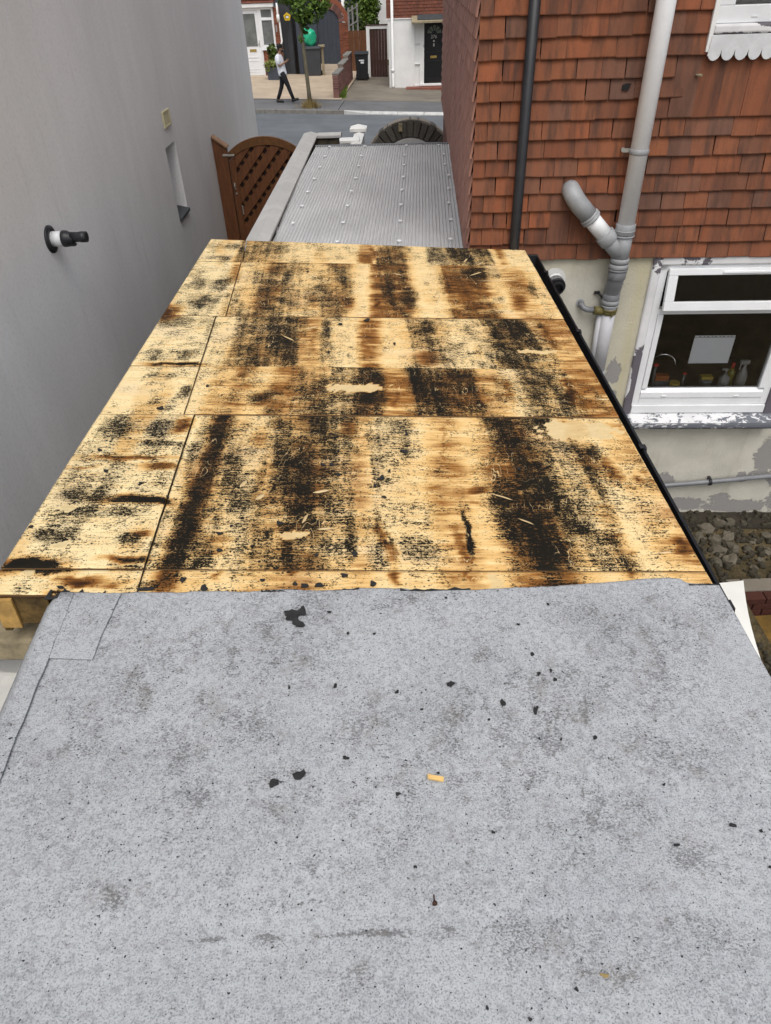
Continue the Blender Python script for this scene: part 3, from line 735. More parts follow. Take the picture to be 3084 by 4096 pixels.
# black gutter along the right edge
GUT = DECK @ Matrix.Translation((1.149, 1.65, -.021)) @ Matrix.Rotation(-.0147, 4, 'Z')      # local x=0 is the outer lip
gut = thing('roof_gutter', 'long black plastic gutter along right edge of timber roof', 'gutter', mat=GUT)
m = MB()
outer = [(-.09, 0), (-.09, -.09), (-.075, -.107), (-.018, -.107), (.0, -.09), (.0, -.004), (.004, 0)]
inner = [(-.004, -.006), (-.004, -.087), (-.02, -.102), (-.073, -.102), (-.086, -.087), (-.086, 0)]
m.prism(outer + inner, -.04, 3.76, 'y')
obj('channel', m, MAT['black'], gut)
m = MB(); m.prism([(-.093, .003), (-.093, -.095), (-.077, -.112), (-.016, -.112), (.006, -.092), (.006, .003)], 3.76, 3.79, 'y')
obj('end_cap', m, MAT['black'], gut, .003)
for y in (3.38, 2.30, .98):
    m = MB(); m.prism([(.0005, .004), (.0005, -.09), (.010, -.09), (.014, -.015), (.011, .005)], y - .02, y + .02, 'y')
    m.box(-.02, .011, y - .016, y + .016, .0005, .008)
    obj('bracket', m, MAT['black'], gut, .002)

# ---------------------------------------------------------------- grey mineral felt roof
FELT = frame((0.9987986, 0.0183959, -0.0454195), (-0.0168698, 0.9992877, 0.0337564), (-1.13883, 1.64593, 2.69138 + .004))
EDGE = [(-.004, -.019), (.02, -.012), (.039, -.008), (.047, .011), (.1, .012), (.174, .007), (.3, .011), (.422, .006), (.55, .010), (.673, .003), (.72, .009), (.798, .013), (.86, .006), (.925, .004), (1.05, .011), (1.195, .007), (1.23, -.004), (1.265, -.006), (1.35, -.001), (1.432, -.006), (1.56, .002), (1.708, .005), (1.8, .013), (1.92, .021), (2.02, .031), (2.123, .036), (2.164, .031), (2.169, .016), (2.193, .006), (2.265, .004), (2.29, -.002)]
DIRT = [(0.25, -0.09, 0.04, 0.06), (0.86, -0.27, 0.11, 0.07), (0.72, -0.20, 0.09, 0.05), (0.70, -0.49, 0.12, 0.09), (1.04, -0.50, 0.09, 0.09), (1.25, -0.57, 0.10, 0.10), (0.54, -0.60, 0.09, 0.08), (0.58, -0.73, 0.07, 0.06), (1.34, -0.45, 0.08, 0.06), (1.55, -0.58, 0.10, 0.09), (1.75, -0.12, 0.12, 0.06), (1.86, -0.21, 0.14, 0.08), (1.86, -0.64, 0.15, 0.08), (1.85, -0.90, 0.08, 0.06), (1.30, -0.70, 0.07, 0.06), (0.82, -0.67, 0.07, 0.07), (1.64, -0.80, 0.14, 0.10), (1.77, -1.04, 0.10, 0.06), (1.16, -1.03, 0.09, 0.05), (1.42, -1.05, 0.13, 0.07), (0.85, -1.01, 0.08, 0.06), (0.47, -0.97, 0.08, 0.06), (1.00, -1.13, 0.08, 0.04), (0.92, -0.88, 0.02, 0.02), (1.58, -1.15, 0.09, 0.03), (1.17, -0.05, 0.09, 0.05)]
FG = FELT @ Matrix.Translation((2.293, 0, -.016))
for nm, y0, y1, pr in (('channel', -2.95, -.035, outer + inner), ('bracket', -.10, -.06, [(.0005, .004), (.0005, -.09), (.012, -.09), (.018, -.015), (.013, .006)]), ('bracket', -1.12, -1.08, [(.0005, .004), (.0005, -.09), (.012, -.09), (.018, -.015), (.013, .006)])):
    m = MB(); m.prism(pr, y0, y1, 'y'); o = obj(nm, m, MAT['black'], gut); o.matrix_local = GUT.inverted() @ FG
feltr = thing('felt_roof', 'pale grey mineral felt roof covering in the foreground', 'felt roof', mat=FELT)
def felt_stain(x, y):
    D = np.zeros_like(x)
    wx = x + .03 * vnoise(x, y, 14, 31) + .012 * vnoise(x, y, 45, 33); wy = y + .03 * vnoise(x, y, 14, 32) + .012 * vnoise(x, y, 45, 34)
    for cx, cy, hx, hy in DIRT:
        d = np.sqrt(((wx - cx) / hx) ** 2 + ((wy - cy) / hy) ** 2)
        D = np.maximum(D, .85 * ssm(-d, -1.9, .3))
    D = np.maximum(D, .6 * ssm(vnoise(x, y, 7, 35) + .6 * vnoise(x, y, 24, 36), .1, .9))
    # smooth pale lap strip
    D = D - .9 * ssm(-np.abs(y + 1.005 + .004 * vnoise(x, y, 8, 37)), -.035, -.01)
    D = np.maximum(D, 1.6 * ssm(-np.abs(y + 1.043 + .003 * vnoise(x, y, 20, 38)), -.006, -.001) * ssm(vnoise(x, y * 0, 17, 39), -.1, .5) * (x < 1.25))
    return np.stack([D, 0 * D, 0 * D], -1)
nx, ny = 330, 300
u = np.linspace(0, 2.286, nx)
ex = np.interp(u, [e[0] for e in EDGE], [e[1] for e in EDGE]) + .0016 * vnoise(u, u * 0, 140, 41)
v = np.concatenate([[0, .002], np.linspace(.006, 1, ny - 2) ** 1.15])[:, None]
X = np.repeat(u[None, :], ny, 0)
Yb = -3.0
Y = ex[None, :] + (Yb - ex[None, :]) * v
Z = .0035 * vnoise(X, Y, 5, 42) + .0015 * vnoise(X, Y, 19, 43)
Z = Z * ssm(ex[None, :] - Y, 0, .2) + .003 * ssm(vnoise(X, Y * 0, 30, 44), .2, .9) * ssm(-(ex[None, :] - Y), -.05, 0)
Z = Z - .035 * ssm(.05 - X, .0, .055) ** 2                          # rolled down at the left verge
lap = -1.0
Z = Z + .002 * ssm(Y, lap - .012, lap)
me = grid_mesh('felt_sheet', X, Y, Z, felt_stain(X, Y))
me.materials.append(MAT['felt'])
o = obj('felt_sheet', me, None, feltr); s = o.modifiers.new('thick', 'SOLIDIFY'); s.thickness = .0035; s.offset = 1 
for p in me.polygons: p.use_smooth = True
def felt_patch(name, pts, lift, seed):
    """quad patch of felt laid over, pts: 4 corners bl, br, tr, tl"""
    a = np.linspace(0, 1, 70)[None, :]; b = np.linspace(0, 1, 90)[:, None]
    P = [np.array(p) for p in pts]
    X = (P[0][0] * (1 - a) + P[1][0] * a) * (1 - b) + (P[3][0] * (1 - a) + P[2][0] * a) * b
    Y = (P[0][1] * (1 - a) + P[1][1] * a) * (1 - b) + (P[3][1] * (1 - a) + P[2][1] * a) * b
    X = X + .003 * vnoise(X, Y, 40, seed); Y = Y + .002 * vnoise(X, Y, 40, seed + 1)
    Z = lift + .0035 * vnoise(X, Y, 5, 42) * .6 - .035 * ssm(.05 - X, .0, .055) ** 2 + .0012 * vnoise(X, Y, 14, seed)
    me = grid_mesh(name, X, Y, Z, felt_stain(X, Y) * .35)
    me.materials.append(MAT['felt'])
    o = obj(name, me, None, feltr); s = o.modifiers.new('thick', 'SOLIDIFY'); s.thickness = .003; s.offset = 1
    for p in me.polygons: p.use_smooth = True
felt_patch('felt_patch', [(.07, -.262), (.227, -.272), (.248, .002), (.07, .006)], .0062, 50)
felt_patch('verge_strip', [(-.004, -2.9), (.118, -2.9), (.0965, .004), (.049, .0045)], .0098, 55)
# torn black underlay showing at the cut edge
for (x0, x1, y0, y1, sd) in ((.0, .05, -.014, .030, 1), (.045, .12, .006, .032, 2), (.13, .19, .004, .022, 3), (.71, .79, .0, .016, 4), (.96, 1.05, .002, .013, 5), (1.18, 1.42, -.008, .007, 6), (2.18, 2.29, -.004, .012, 7)):
    rg = random.Random(sd)
    n = 9
    pl = [(x0 + (x1 - x0) * k / n, y0 + rg.uniform(0, .003)) for k in range(n + 1)] + [(x1 - (x1 - x0) * k / n, y0 + rg.choice((.25, .45, .7, 1.0, .3)) * rg.uniform(.7, 1.1) * (y1 - y0)) for k in range(n + 1)]
    m = MB(); m.prism(pl, -.003, .0015 + .0004 * sd, 'z')
    obj('torn_underlay', m, MAT['flake'], feltr)
m = MB(); m.box(2.02, 2.289, -2.9, -.02, -.15, -.025); m.box(-.0, .02, -2.9, -.03, -.19, -.045)
obj('roof_edge_board', m, MAT['black_matt'], feltr)

# walls of the outbuilding below both roofs
m = MB(); m.box(-1.30, 1.05, 1.72, 5.35, -.3, 2.36); m.box(-1.08, 1.02, -1.2, 1.60, -.3, 2.33)
tag(obj('outbuilding', m, MAT['house_white']), 'plain walls of the outbuilding carrying the two flat roofs', 'building')

# ---------------------------------------------------------------- scraps lying on the roofs
def flake_mesh(w, h, seed, thick=.004):
    rg = random.Random(seed)
    n = rg.choice((7, 8, 9, 11))
    ph = [rg.uniform(0, 6.28) for _ in range(3)]
    pts = []
    for k in range(n):
        a = 2 * math.pi * k / n
        q = .82 + .2 * math.sin(2 * a + ph[0]) + .16 * math.sin(3 * a + ph[1]) + rg.uniform(-.2, .16)
        pts.append((math.cos(a) * w / 2 * q, math.sin(a) * h / 2 * q))
    cu = rg.uniform(.5, 1) * .38
    zf = lambda p: .0012 + abs(cu) * (p[0] ** 2 / max(w, .01) + .5 * p[1] ** 2 / max(h, .01))
    vs_ = [(p[0], p[1], zf(p)) for p in pts] + [(p[0] * .93, p[1] * .93, zf(p) + thick) for p in pts] + [(0, 0, thick + .0015)]
    fs = [tuple(range(n))[::-1]] + [(i, (i + 1) % n, n + (i + 1) % n, n + i) for i in range(n)] + [(n + i, n + (i + 1) % n, 2 * n) for i in range(n)]
    return MB().add(vs_, fs)
DECK_FLAKES = [(-1.185, 2.375, 0.024, 0.028), (-1.018, 2.285, 0.019, 0.024), (-1.261, 2.535, 0.024, 0.027), (-0.721, 1.716, 0.022, 0.038), (-0.831, 1.669, 0.065, 0.020), (-0.641, 1.675, 0.037, 0.037), (-0.448, 1.715, 0.022, 0.013), (-0.301, 1.687, 0.044, 0.019), (-0.251, 1.691, 0.033, 0.035), (-0.640, 1.967, 0.031, 0.020), (-0.623, 1.871, 0.026, 0.023), (-0.424, 2.031, 0.032, 0.028), (-0.244, 2.433, 0.030, 0.023), (-0.222, 2.546, 0.018, 0.024), (-0.284, 2.432, 0.032, 0.019), (-0.214, 2.357, 0.023, 0.022), (-1.348, 2.002, 0.025, 0.015), (-1.089, 2.914, 0.034, 0.025), (-1.122, 1.677, 0.028, 0.018), (-0.604, 2.011, 0.014, 0.015), (-0.885, 2.195, 0.013, 0.023), (-0.334, 1.697, 0.020, 0.021), (-0.272, 1.844, 0.014, 0.021), (-0.034, 2.333, 0.026, 0.045), (-0.062, 2.281, 0.020, 0.027), (-0.133, 1.854, 0.031, 0.034), (-0.167, 1.740, 0.033, 0.022), (-0.068, 1.698, 0.033, 0.031), (0.069, 2.541, 0.045, 0.027), (0.552, 2.410, 0.019, 0.026), (0.000, 2.386, 0.014, 0.022), (0.085, 2.688, 0.024, 0.021), (-0.025, 2.201, 0.029, 0.016), (-0.909, 3.144, 0.018, 0.033), (0.052, 3.683, 0.018, 0.035), (-0.108, 4.024, 0.041, 0.048), (-0.269, 3.956, 0.046, 0.031), (-0.318, 3.558, 0.020, 0.047), (-1.091, 2.909, 0.041, 0.030), (-0.536, 4.897, 0.025, 0.033)]
FELT_FLAKES = [(0.942, -0.098, 0.018, 0.009), (0.967, -0.387, 0.015, 0.017), (0.831, -0.387, 0.007, 0.015), (1.147, -0.413, 0.014, 0.012), (1.307, -0.390, 0.033, 0.022), (1.452, -0.459, 0.025, 0.021), (1.543, -0.486, 0.017, 0.032), (1.578, -0.361, 0.014, 0.018), (1.618, -0.350, 0.011, 0.014), (1.623, -0.382, 0.014, 0.016), (1.574, -0.287, 0.019, 0.013), (1.690, -0.579, 0.016, 0.013), (1.594, -0.581, 0.007, 0.009), (1.534, -0.577, 0.008, 0.007), (0.998, -0.619, 0.023, 0.012), (0.810, -0.686, 0.024, 0.036), (0.877, -0.665, 0.032, 0.041), (1.133, -0.725, 0.015, 0.012), (1.244, -0.670, 0.009, 0.009), (1.215, -0.474, 0.008, 0.009), (1.003, -0.189, 0.008, 0.016), (1.087, -0.193, 0.012, 0.008), (1.669, -0.082, 0.009, 0.011), (1.331, -0.045, 0.009, 0.010), (1.553, -0.166, 0.013, 0.009), (1.403, -0.513, 0.006, 0.006), (1.970, -0.833, 0.026, 0.013), (2.037, -0.849, 0.007, 0.007), (1.364, -0.831, 0.010, 0.010), (1.835, -0.721, 0.010, 0.009), (1.165, -0.907, 0.009, 0.008), (2.019, -0.936, 0.010, 0.009), (1.811, -0.877, 0.019, 0.009), (1.378, -1.216, 0.008, 0.008), (1.487, -1.167, 0.007, 0.006), (1.293, -1.193, 0.006, 0.005)]
SPECIAL = {4: 'long pointed black scrap right of centre on grey felt', 5: 'bone shaped black scrap on the right half of grey felt', 6: 'upright oblong black scrap on the right half of grey felt', 7: 'small oblong black scrap beside a round one on grey felt',
           8: 'small round black scrap beside an oblong one on grey felt', 9: 'small hooked black scrap below the round one on grey felt', 10: 'thin curved black scrap above the oblong and round scraps', 14: 'flat black scrap left of the pale wood chip', 15: 'ragged black scrap, left one of a pair on grey felt',
           16: 'ragged black scrap, right one of a pair on grey felt', 17: 'black scrap just below left of the pale wood chip', 18: 'tiny black crumb touching the pale wood chip', 26: 'half moon black scrap near the right edge of grey felt', 1: 'dark rounded scrap left of centre on upper grey felt', 0: 'thin black sliver to the right of the largest jagged scrap'}
def place(o, F, a, b, z, rot=0):
    o.matrix_world = F @ Matrix.Translation((a, b, z)) @ Matrix.Rotation(rot, 4, 'Z')
crumbs = []
for i, (a, b, w, h) in enumerate(FELT_FLAKES):
    o = obj('felt_scrap', flake_mesh(max(w, .009), max(h, .009), 100 + i), MAT['flake'])
    rz = {4: -.6, 5: -.5, 6: -.15, 7: -.8, 10: .6, 15: -.3, 16: -.5}.get(i, 0)
    place(o, FELT, a, b, .0045, rz if i not in (4, 5, 7, 10) else rz)
    if i in SPECIAL: tag(o, SPECIAL[i], 'felt scrap', 'torn scraps lying on the grey felt')
    else: crumbs.append(tag(o, 'tiny black bitumen crumb lying on the grey felt', 'felt scrap', 'torn scraps lying on the grey felt'))
BIG = [(.795, -.093), (.8, -.111), (.806, -.113), (.802, -.125), (.806, -.131), (.818, -.13), (.825, -.135), (.825, -.145), (.836, -.153), (.839, -.158), (.857, -.16), (.867, -.154), (.859, -.14), (.848, -.136), (.844, -.127), (.841, -.121), (.844, -.112), (.853, -.109), (.86, -.112), (.868, -.108), (.865, -.093), (.862, -.081), (.858, -.07), (.851, -.073), (.847, -.082), (.839, -.091), (.83, -.09), (.82, -.084), (.811, -.091), (.799, -.091)]
m = MB(); m.prism([(x - .83, y + .115) for x, y in BIG][::-1], .002, .007, 'z')
o = obj('felt_scrap', m, MAT['flake'], None, .001); place(o, FELT, .83, -.115, .004); tag(o, 'largest jagged black scrap near the edge of the grey felt', 'felt scrap', 'torn scraps lying on the grey felt')
m = MB(); m.add([(-.021, .006, 0), (.022, -.004, .001), (.019, -.016, 0), (-.021, -.007, 0), (-.021, .006, .006), (-.012, .003, .007), (.022, -.004, .006), (.019, -.016, .004), (-.021, -.007, .005)],
                [(3, 2, 1, 0), (4, 8, 7, 6, 5), (0, 1, 6, 5, 4), (1, 2, 7, 6), (2, 3, 8, 7), (3, 0, 4, 8)])
o = obj('wood_chip', m, MAT['chip']); place(o, FELT, 1.235, -.679, .0045); tag(o, 'pale yellow wood chip lying on the middle of grey felt', 'wood chip')
m = MB(); m.tube([(0, 0, .009), (0, .002, .009), (0, .0021, .0055), (.0005, .012, .004), (.001, .021, .003), (.001, .024, .003)], [.006, .006, .0018, .0018, .0016, .0003], 10)
o = obj('nail', m, MAT['rust']); place(o, FELT, 1.203, -.993, .0045, .05); tag(o, 'rusty clout nail lying on the lower part of grey felt', 'nail')
o = obj('dead_leaf', flake_mesh(.024, .011, 991, .0015), MAT['dry']); place(o, FELT, 1.554, -1.144, .0045); tag(o, 'small yellow dead leaf near the bottom of grey felt', 'leaf')
o = obj('dead_leaf', flake_mesh(.012, .02, 992, .0015), MAT['dry']); place(o, FELT, .06, -.80, .0065); tag(o, 'small yellow dead leaf at the left edge of grey felt', 'leaf')
DL = {3: 'upright black scrap by the cut edge left of the deck', 4: 'long black scrap lying along the felt edge, far left', 5: 'broad black scrap lying on the felt edge left of centre', 7: 'long black scrap on the felt edge near a burnt strip', 8: 'lumpy black scrap standing at the felt edge',
      0: 'black scrap on the left plywood offcut, larger of two', 1: 'black scrap on the left plywood offcut beside the long cut', 28: 'thin black scrap on the pale middle of the nearest sheet', 25: 'black scrap low on the nearest sheet near a scorched stripe', 36: 'thin black scrap high on a middle sheet'}
deck_scraps = []
for i, (a, b, w, h) in enumerate(DECK_FLAKES):
    o = obj('felt_scrap', flake_mesh(max(w, .012), max(h, .012), 300 + i, .004), MAT['flake'])
    place(o, DECK, a, b, .002, rnd.uniform(-.4, .4))
    if i not in DL: deck_scraps.append(o)
    tag(o, DL.get(i, 'small black bitumen scrap lying on the scorched plywood'), 'felt scrap', 'torn scraps lying on the plywood')
# pale splinters
SPL = [(-.96, 5.04, .12, .4, .022), (.62, 5.2, .1, 1.2, .016), (.72, 5.13, .1, .9, .014), (.66, 4.9, .13, .7, .012), (.8, 4.76, .3, .05, .008), (-.56, 3.75, .11, -.8, .012), (-.44, 3.9, .09, .5, .015), (-.6, 2.29, .055, 1.2, .02), (-.52, 2.2, .05, .9, .022), (-.28, 2.24, .07, .3, .018), (-.33, 2.06, .06, 1.3, .012), (-.25, 2.0, .06, .1, .014), (.45, 2.21, .10, -.5, .006), (.52, 2.05, .07, -.6, .006), (-1.16, 1.81, .05, .2, .006), (-.98, 2.47, .06, -.4, .012), (-.62, 2.5, .12, -.1, .004), (1.0, 1.87, .06, .1, .012), (1.08, 3.04, .07, -.1, .015), (.1, 4.87, .08, -.5, .008)]
splinters = []
for i, (a, b, l, r, w) in enumerate(SPL):
    m = MB(); m.add([(-l / 2, 0, 0), (-l * .2, -w / 2, 0), (l * .3, -w * .4, 0), (l / 2, 0, 0), (l * .25, w / 2, 0), (-l * .25, w * .4, 0), (-l * .1, 0, .004), (l * .2, 0, .0045)],
                    [(5, 4, 3, 2, 1, 0), (0, 1, 6), (1, 2, 7, 6), (2, 3, 7), (3, 4, 7), (4, 5, 6, 7), (5, 0, 6)])
    o = obj('wood_splinter', m, MAT['sliver']); place(o, DECK, a, b, .003, r)
    splinters.append(tag(o, 'pale torn wood splinter lying on the scorched plywood', 'splinter', 'pale splinters on the plywood deck'))
def deck_area(o):
    q = DECK.inverted() @ o.matrix_world.translation
    if q.y < 1.775: return 'on the narrow strip beside the grey felt'
    if q.x < cut_x(q.y): return 'on the left plywood offcuts'
    return 'on the nearest wide sheet, front half' if q.y < 2.2 else 'on the nearest wide sheet, rear half' if q.y < 2.865 else 'on the farther sheets'
by_order(deck_scraps, 'small black scrap', deck_area)
by_order(splinters, 'pale wood splinter', deck_area)
by_order(crumbs, 'tiny black crumb', lambda o: (lambda y: 'on the top band of grey felt' if y > -.3 else 'on the upper middle of grey felt' if y > -.65 else 'on the lower half of grey felt')((FELT.inverted() @ o.matrix_world.translation).y))

# ---------------------------------------------------------------- tile-hung house on the right
HROT = R(-3.6)
HF = Matrix.Translation((.76, 5.609, 0)) @ Matrix.Rotation(HROT, 4, 'Z')
house = thing('tile_hung_house', 'house with orange clay tile hanging above cream rendered wall', 'house', (.76, 5.609, 0), HROT)
TB, GA = 2.437, .1225           # bottom of the tiles, gauge
WX0, WX1, WZ0, WZ1 = 1.46, 2.80, 1.02, TB - .004
# cream wall with window opening (front face at local y=0)
PEEL = [(1.31, 1.42, .08, .15), (1.33, 1.2, .06, .07), (2.93, .52, .15, .30), (3.16, .34, .2, .26), (2.0, .24, .14, .12), (2.25, -.05, .3, .1), (2.8, -.08, .4, .1), (3.3, 0, .3, .2), (1.9, -.05, .25, .12), (2.75, .28, .08, .08), (2.62, .02, .12, .08)]
def wall_stain(x, z):
    a = np.zeros_like(x)
    for cx, cz, hx, hz in PEEL:
        a = np.maximum(a, .95 * ssm(-np.sqrt(((x - cx) / hx) ** 2 + ((z - cz) / hz) ** 2), -1.35, -.3))
    yel = .8 * ssm(-np.abs(x - 1.40), -.09, 0) + .5 * ssm(z, 2.2, 2.45) + .35 * ssm(-np.abs(x - 1.3), -.3, 0)
    return np.stack([a, np.clip(yel, 0, 1), 0 * a], -1)
def lin(a, b, st): return list(np.linspace(a, b, max(2, int((b - a) / st)))[:-1])
xs_ = np.array(lin(0, WX0, .03) + lin(WX0, WX1, .03) + lin(WX1, 5.2, .05) + [5.2]); zs_ = np.array(lin(-.6, .93, .03) + lin(.93, TB + .02, .03) + [TB + .02])
X, Zz = np.meshgrid(xs_, zs_)
me = grid_mesh('rendered_wall', X, 0 * X, Zz, wall_stain(X, Zz), lambda xc, zc: ~((xc > WX0) & (xc < WX1) & (zc > .93)))
me.materials.append(MAT['cream'])
o = obj('rendered_wall', me, None, house); s = o.modifiers.new('t', 'SOLIDIFY'); s.thickness = .25; s.offset = -1
m = MB(); m.box(-.001, 5.2, .012, .25, TB + .021, 3.70); m.box(-.001, 1.52, .012, .25, 3.70, 5.6); m.box(2.75, 5.2, .012, .25, 3.70, 5.6); m.box(1.52, 2.75, .012, .25, 5.25, 5.6)
obj('upper_wall', m, MAT['black_matt'], house)
m = MB(); m.box(.012, .25, .25, 8.64, -.6, 5.6); m.box(.25, 5.2, 8.4, 8.64, -.6, 5.6)
obj('side_wall', m, MAT['brick_purple'], house)
m = MB(); m.prism([(-.5, 5.6), (5.6, 5.6), (5.6, 5.7), (2.5, 8.2), (-.5, 5.7)], -.5, 9.1, 'y'); obj('roof', m, MAT['tile_far'], house)

# tiles: shared meshes, each tile its own object
def tile_mesh(name, w, h, matn, side=False):
    m = MB()
    t = .012
    # plate leaning outwards at the foot, slightly cambered
    zs = [0, .006, h * .5, h]
    ys = [-.036, -.038, -.026, -.012]
    vs_ = []
    for z, y in zip(zs, ys):
        for x in (0, w * .5, w):
            cam_ = -.002 if x == w * .5 else 0
            vs_.append((x, y + cam_, z))
    for z, y in zip(zs, ys):
        for x in (0, w):
            vs_.append((x, y + t, z))
    fs = []
    for i in range(3):
        for k in range(2):
            a = i * 3 + k
            fs.append((a, a + 1, a + 4, a + 3))
    b = 12
    fs += [(0, b, b + 1, 2, 1)]
    for i in range(3):
        fs.append((i * 3, i * 3 + 3, b + 2 * i + 2, b + 2 * i))
        fs.append((i * 3 + 2, b + 2 * i + 1, b + 2 * i + 3, i * 3 + 5))
    m.add(vs_, fs)
    me = m.mesh(name); me.materials.append(MAT[matn])
    return me
TW = .168
MESH = {}
def tile(w, h, matn='tile'):
    k = (round(w, 2), round(h, 2), matn)
    if k not in MESH: MESH[k] = tile_mesh('tile', k[0] - .0035, k[1], matn)
    return MESH[k]
rt_ = random.Random(3)
far_tiles = MB()
def bake(me, M):
    far_tiles.add([M @ v.co for v in me.vertices], [tuple(p.vertices) for p in me.polygons])
ntile = 0
for r in range(22):
    z = TB + GA * r
    x = -.012
    w = .175 if r % 2 == 0 else .09
    while x < 5.1:
        x1 = x + w
        hh = .15
        mid = (x + x1) / 2
        skip = False
        if 1.49 < x < 2.75 and z > 3.62: skip = True         # upper window
        if r in (9, 10) and 1.36 < mid < 2.8: skip = True
        if r == 8 and 1.33 < mid < 2.8: hh = .37
        if r == 2 and .60 < mid < 1.02: skip = True
        if r == 1 and .60 < mid < 1.02: hh = .27
        ww = w
        if x < 1.50 and x1 > 1.52 and z > 3.62: ww = 1.515 - x
        if not skip and ww > .02:
            jz, jr = rt_.uniform(-.004, .004), rt_.uniform(-.010, .010)
            M = Matrix.Translation((x, rt_.uniform(-.003, .002), z + jz)) @ Matrix.Rotation(jr, 4, 'Y')
            vis = x < 2.5 and r < 14
            if vis:
                o = obj('tile', tile(ww, hh), None, house)
                o.matrix_local = M
                ntile += 1
            else:
                bake(tile(ww, hh), M)
        x = x1
        w = TW + rt_.uniform(-.004, .004) if rt_.random() > .04 else TW * rt_.choice((.62, 1.3))
o = stuff(obj('tile_rest', far_tiles, MAT['tile'], house))
o.name = 'tile_hanging'
# side elevation: tiles face left (local -x)
far_tiles = MB()
SM = Matrix.Rotation(R(-90), 4, 'Z')
nside = 0
for r in range(20):
    z = TB + GA * r
    y = .0
    w = .09 if r % 2 == 0 else .175
    while y < 8.62:
        jz, jr = rt_.uniform(-.004, .004), rt_.uniform(-.012, .012)
        M = Matrix.Translation((0.0 + rt_.uniform(-.003, .002), y + w, z + jz)) @ SM @ Matrix.Rotation(jr, 4, 'Y')
        if y < .9 and r < 14:
            o = obj('tile', tile(w, .15, 'tile_side'), None, house); o.matrix_local = M; nside += 1
        else: bake(tile(w, .15, 'tile_side'), M)
        y += w
        w = TW + rt_.uniform(-.005, .005)
o = stuff(obj('side_tile_hanging', far_tiles, MAT['tile_side'], house))

def hpart(name, mb, m, parent=None, bevel=0):
    return obj(name, mb, MAT[m] if isinstance(m, str) else m, parent or house, bevel)
# hole knocked in a tile, pipe stub
m = MB(); m.prism([(.985, 3.595), (1.03, 3.592), (1.034, 3.622), (1.045, 3.63), (1.02, 3.634), (.99, 3.626)], -.046, -.030, 'y'); hpart('tile_hole', m, 'black_matt')
m = MB(); m.tube([(1.475, -.03, 3.668), (1.505, -.06, 3.67)], .008, 8); hpart('overflow_stub', m, 'sandstone')

# lower window: old peeling timber surround, white plastic frame, open top light
def strip_grid(name, x0, x1, z0, z1, y, d, mat, parent, stain):
    nx, nz = max(3, int((x1 - x0) / .012)), max(3, int((z1 - z0) / .012))
    X, Zz = np.meshgrid(np.linspace(x0, x1, nx), np.linspace(z0, z1, nz))
    s = stain(X, Zz)
    me = grid_mesh(name, X, 0 * X + y, Zz, np.stack([s, 0 * s, 0 * s], -1)); me.materials.append(MAT[mat])
    o = obj(name, me, None, parent); q = o.modifiers.new('t', 'SOLIDIFY'); q.thickness = d; q.offset = -1
    return o
hpart('window_flashing', MB().box(1.497, 1.528, -.05, .01, 3.80, 5.25), 'white_paint', None, .003)
win = hpart('window', MB().box(WX0 + .07, WX0 + .13, -.004, .07, 1.10, 2.37).box(WX1 - .13, WX1 - .07, -.004, .07, 1.10, 2.37).box(WX0 + .07, WX1 - .07, -.004, .07, 2.325, 2.37).box(WX0 + .13, WX1 - .13, -.002, .07, 1.955, 2.0).box(WX0 + .13, WX1 - .13, -.004, .07, 1.10, 1.17), 'upvc', None, .004)
win['label'] = 'white plastic kitchen window with open top light'
strip_grid('timber_surround', WX0, WX0 + .068, .99, WZ1, -.022, .09, 'peel', win, lambda x, z: 1.0 * ssm(-z, -1.75, -1.45) * ssm(x + .035 * np.sin(z * 9) - .06 * ssm(-z, -1.5, -1.1) * -1, 1.47, 1.50) + .25 * ssm(z, 2.28, 2.33))
strip_grid('timber_surround', WX1 - .068, WX1, .99, WZ1, -.022, .09, 'peel', win, lambda x, z: .7 * ssm(-z, -1.6, -1.2))
strip_grid('timber_surround', WX0 + .0685, WX1 - .0685, 2.372, WZ1, -.022, .09, 'peel', win, lambda x, z: .42 * ssm(-np.abs(x - 1.78), -.22, -.05))
m = MB(); m.box(WX0 + .075, WX1 - .075, -.022, .05, 1.02, 1.098); hpart('frame_cill', m, 'upvc', win, .004)
m = MB(); m.box(WX0 + .131, WX1 - .131, -.012, .04, 1.172, 1.262); m.box(WX0 + .131, WX0 + .19, -.012, .04, 1.2625, 1.90); m.box(WX1 - .19, WX1 - .131, -.012, .04, 1.2625, 1.90); m.box(WX0 + .131, WX1 - .131, -.012, .04, 1.9005, 1.953)
# slimmer top bead: glass starts high
m = MB(); m.prism([(-.012, 1.172), (-.012, 1.225), (.02, 1.262), (.04, 1.262), (.04, 1.172)], WX0 + .131, WX1 - .131, 'x')
sash = hpart('casement', m, 'upvc', win, .003)
for a, b in ((WX0 + .131, WX0 + .178), (WX1 - .178, WX1 - .131)):
    hpart('casement_stile', MB().box(a, b, -.012, .04, 1.264, 1.954), 'upvc', win, .004)
for x in (1.78, 2.42): hpart('drain_cap', MB().box(x, x + .045, -.020, -.0125, 1.185, 1.195), 'upvc', win, .002)
hpart('pane', MB().box(WX0 + .178, WX1 - .178, .014, .020, 1.262, 1.954), 'glass', win)
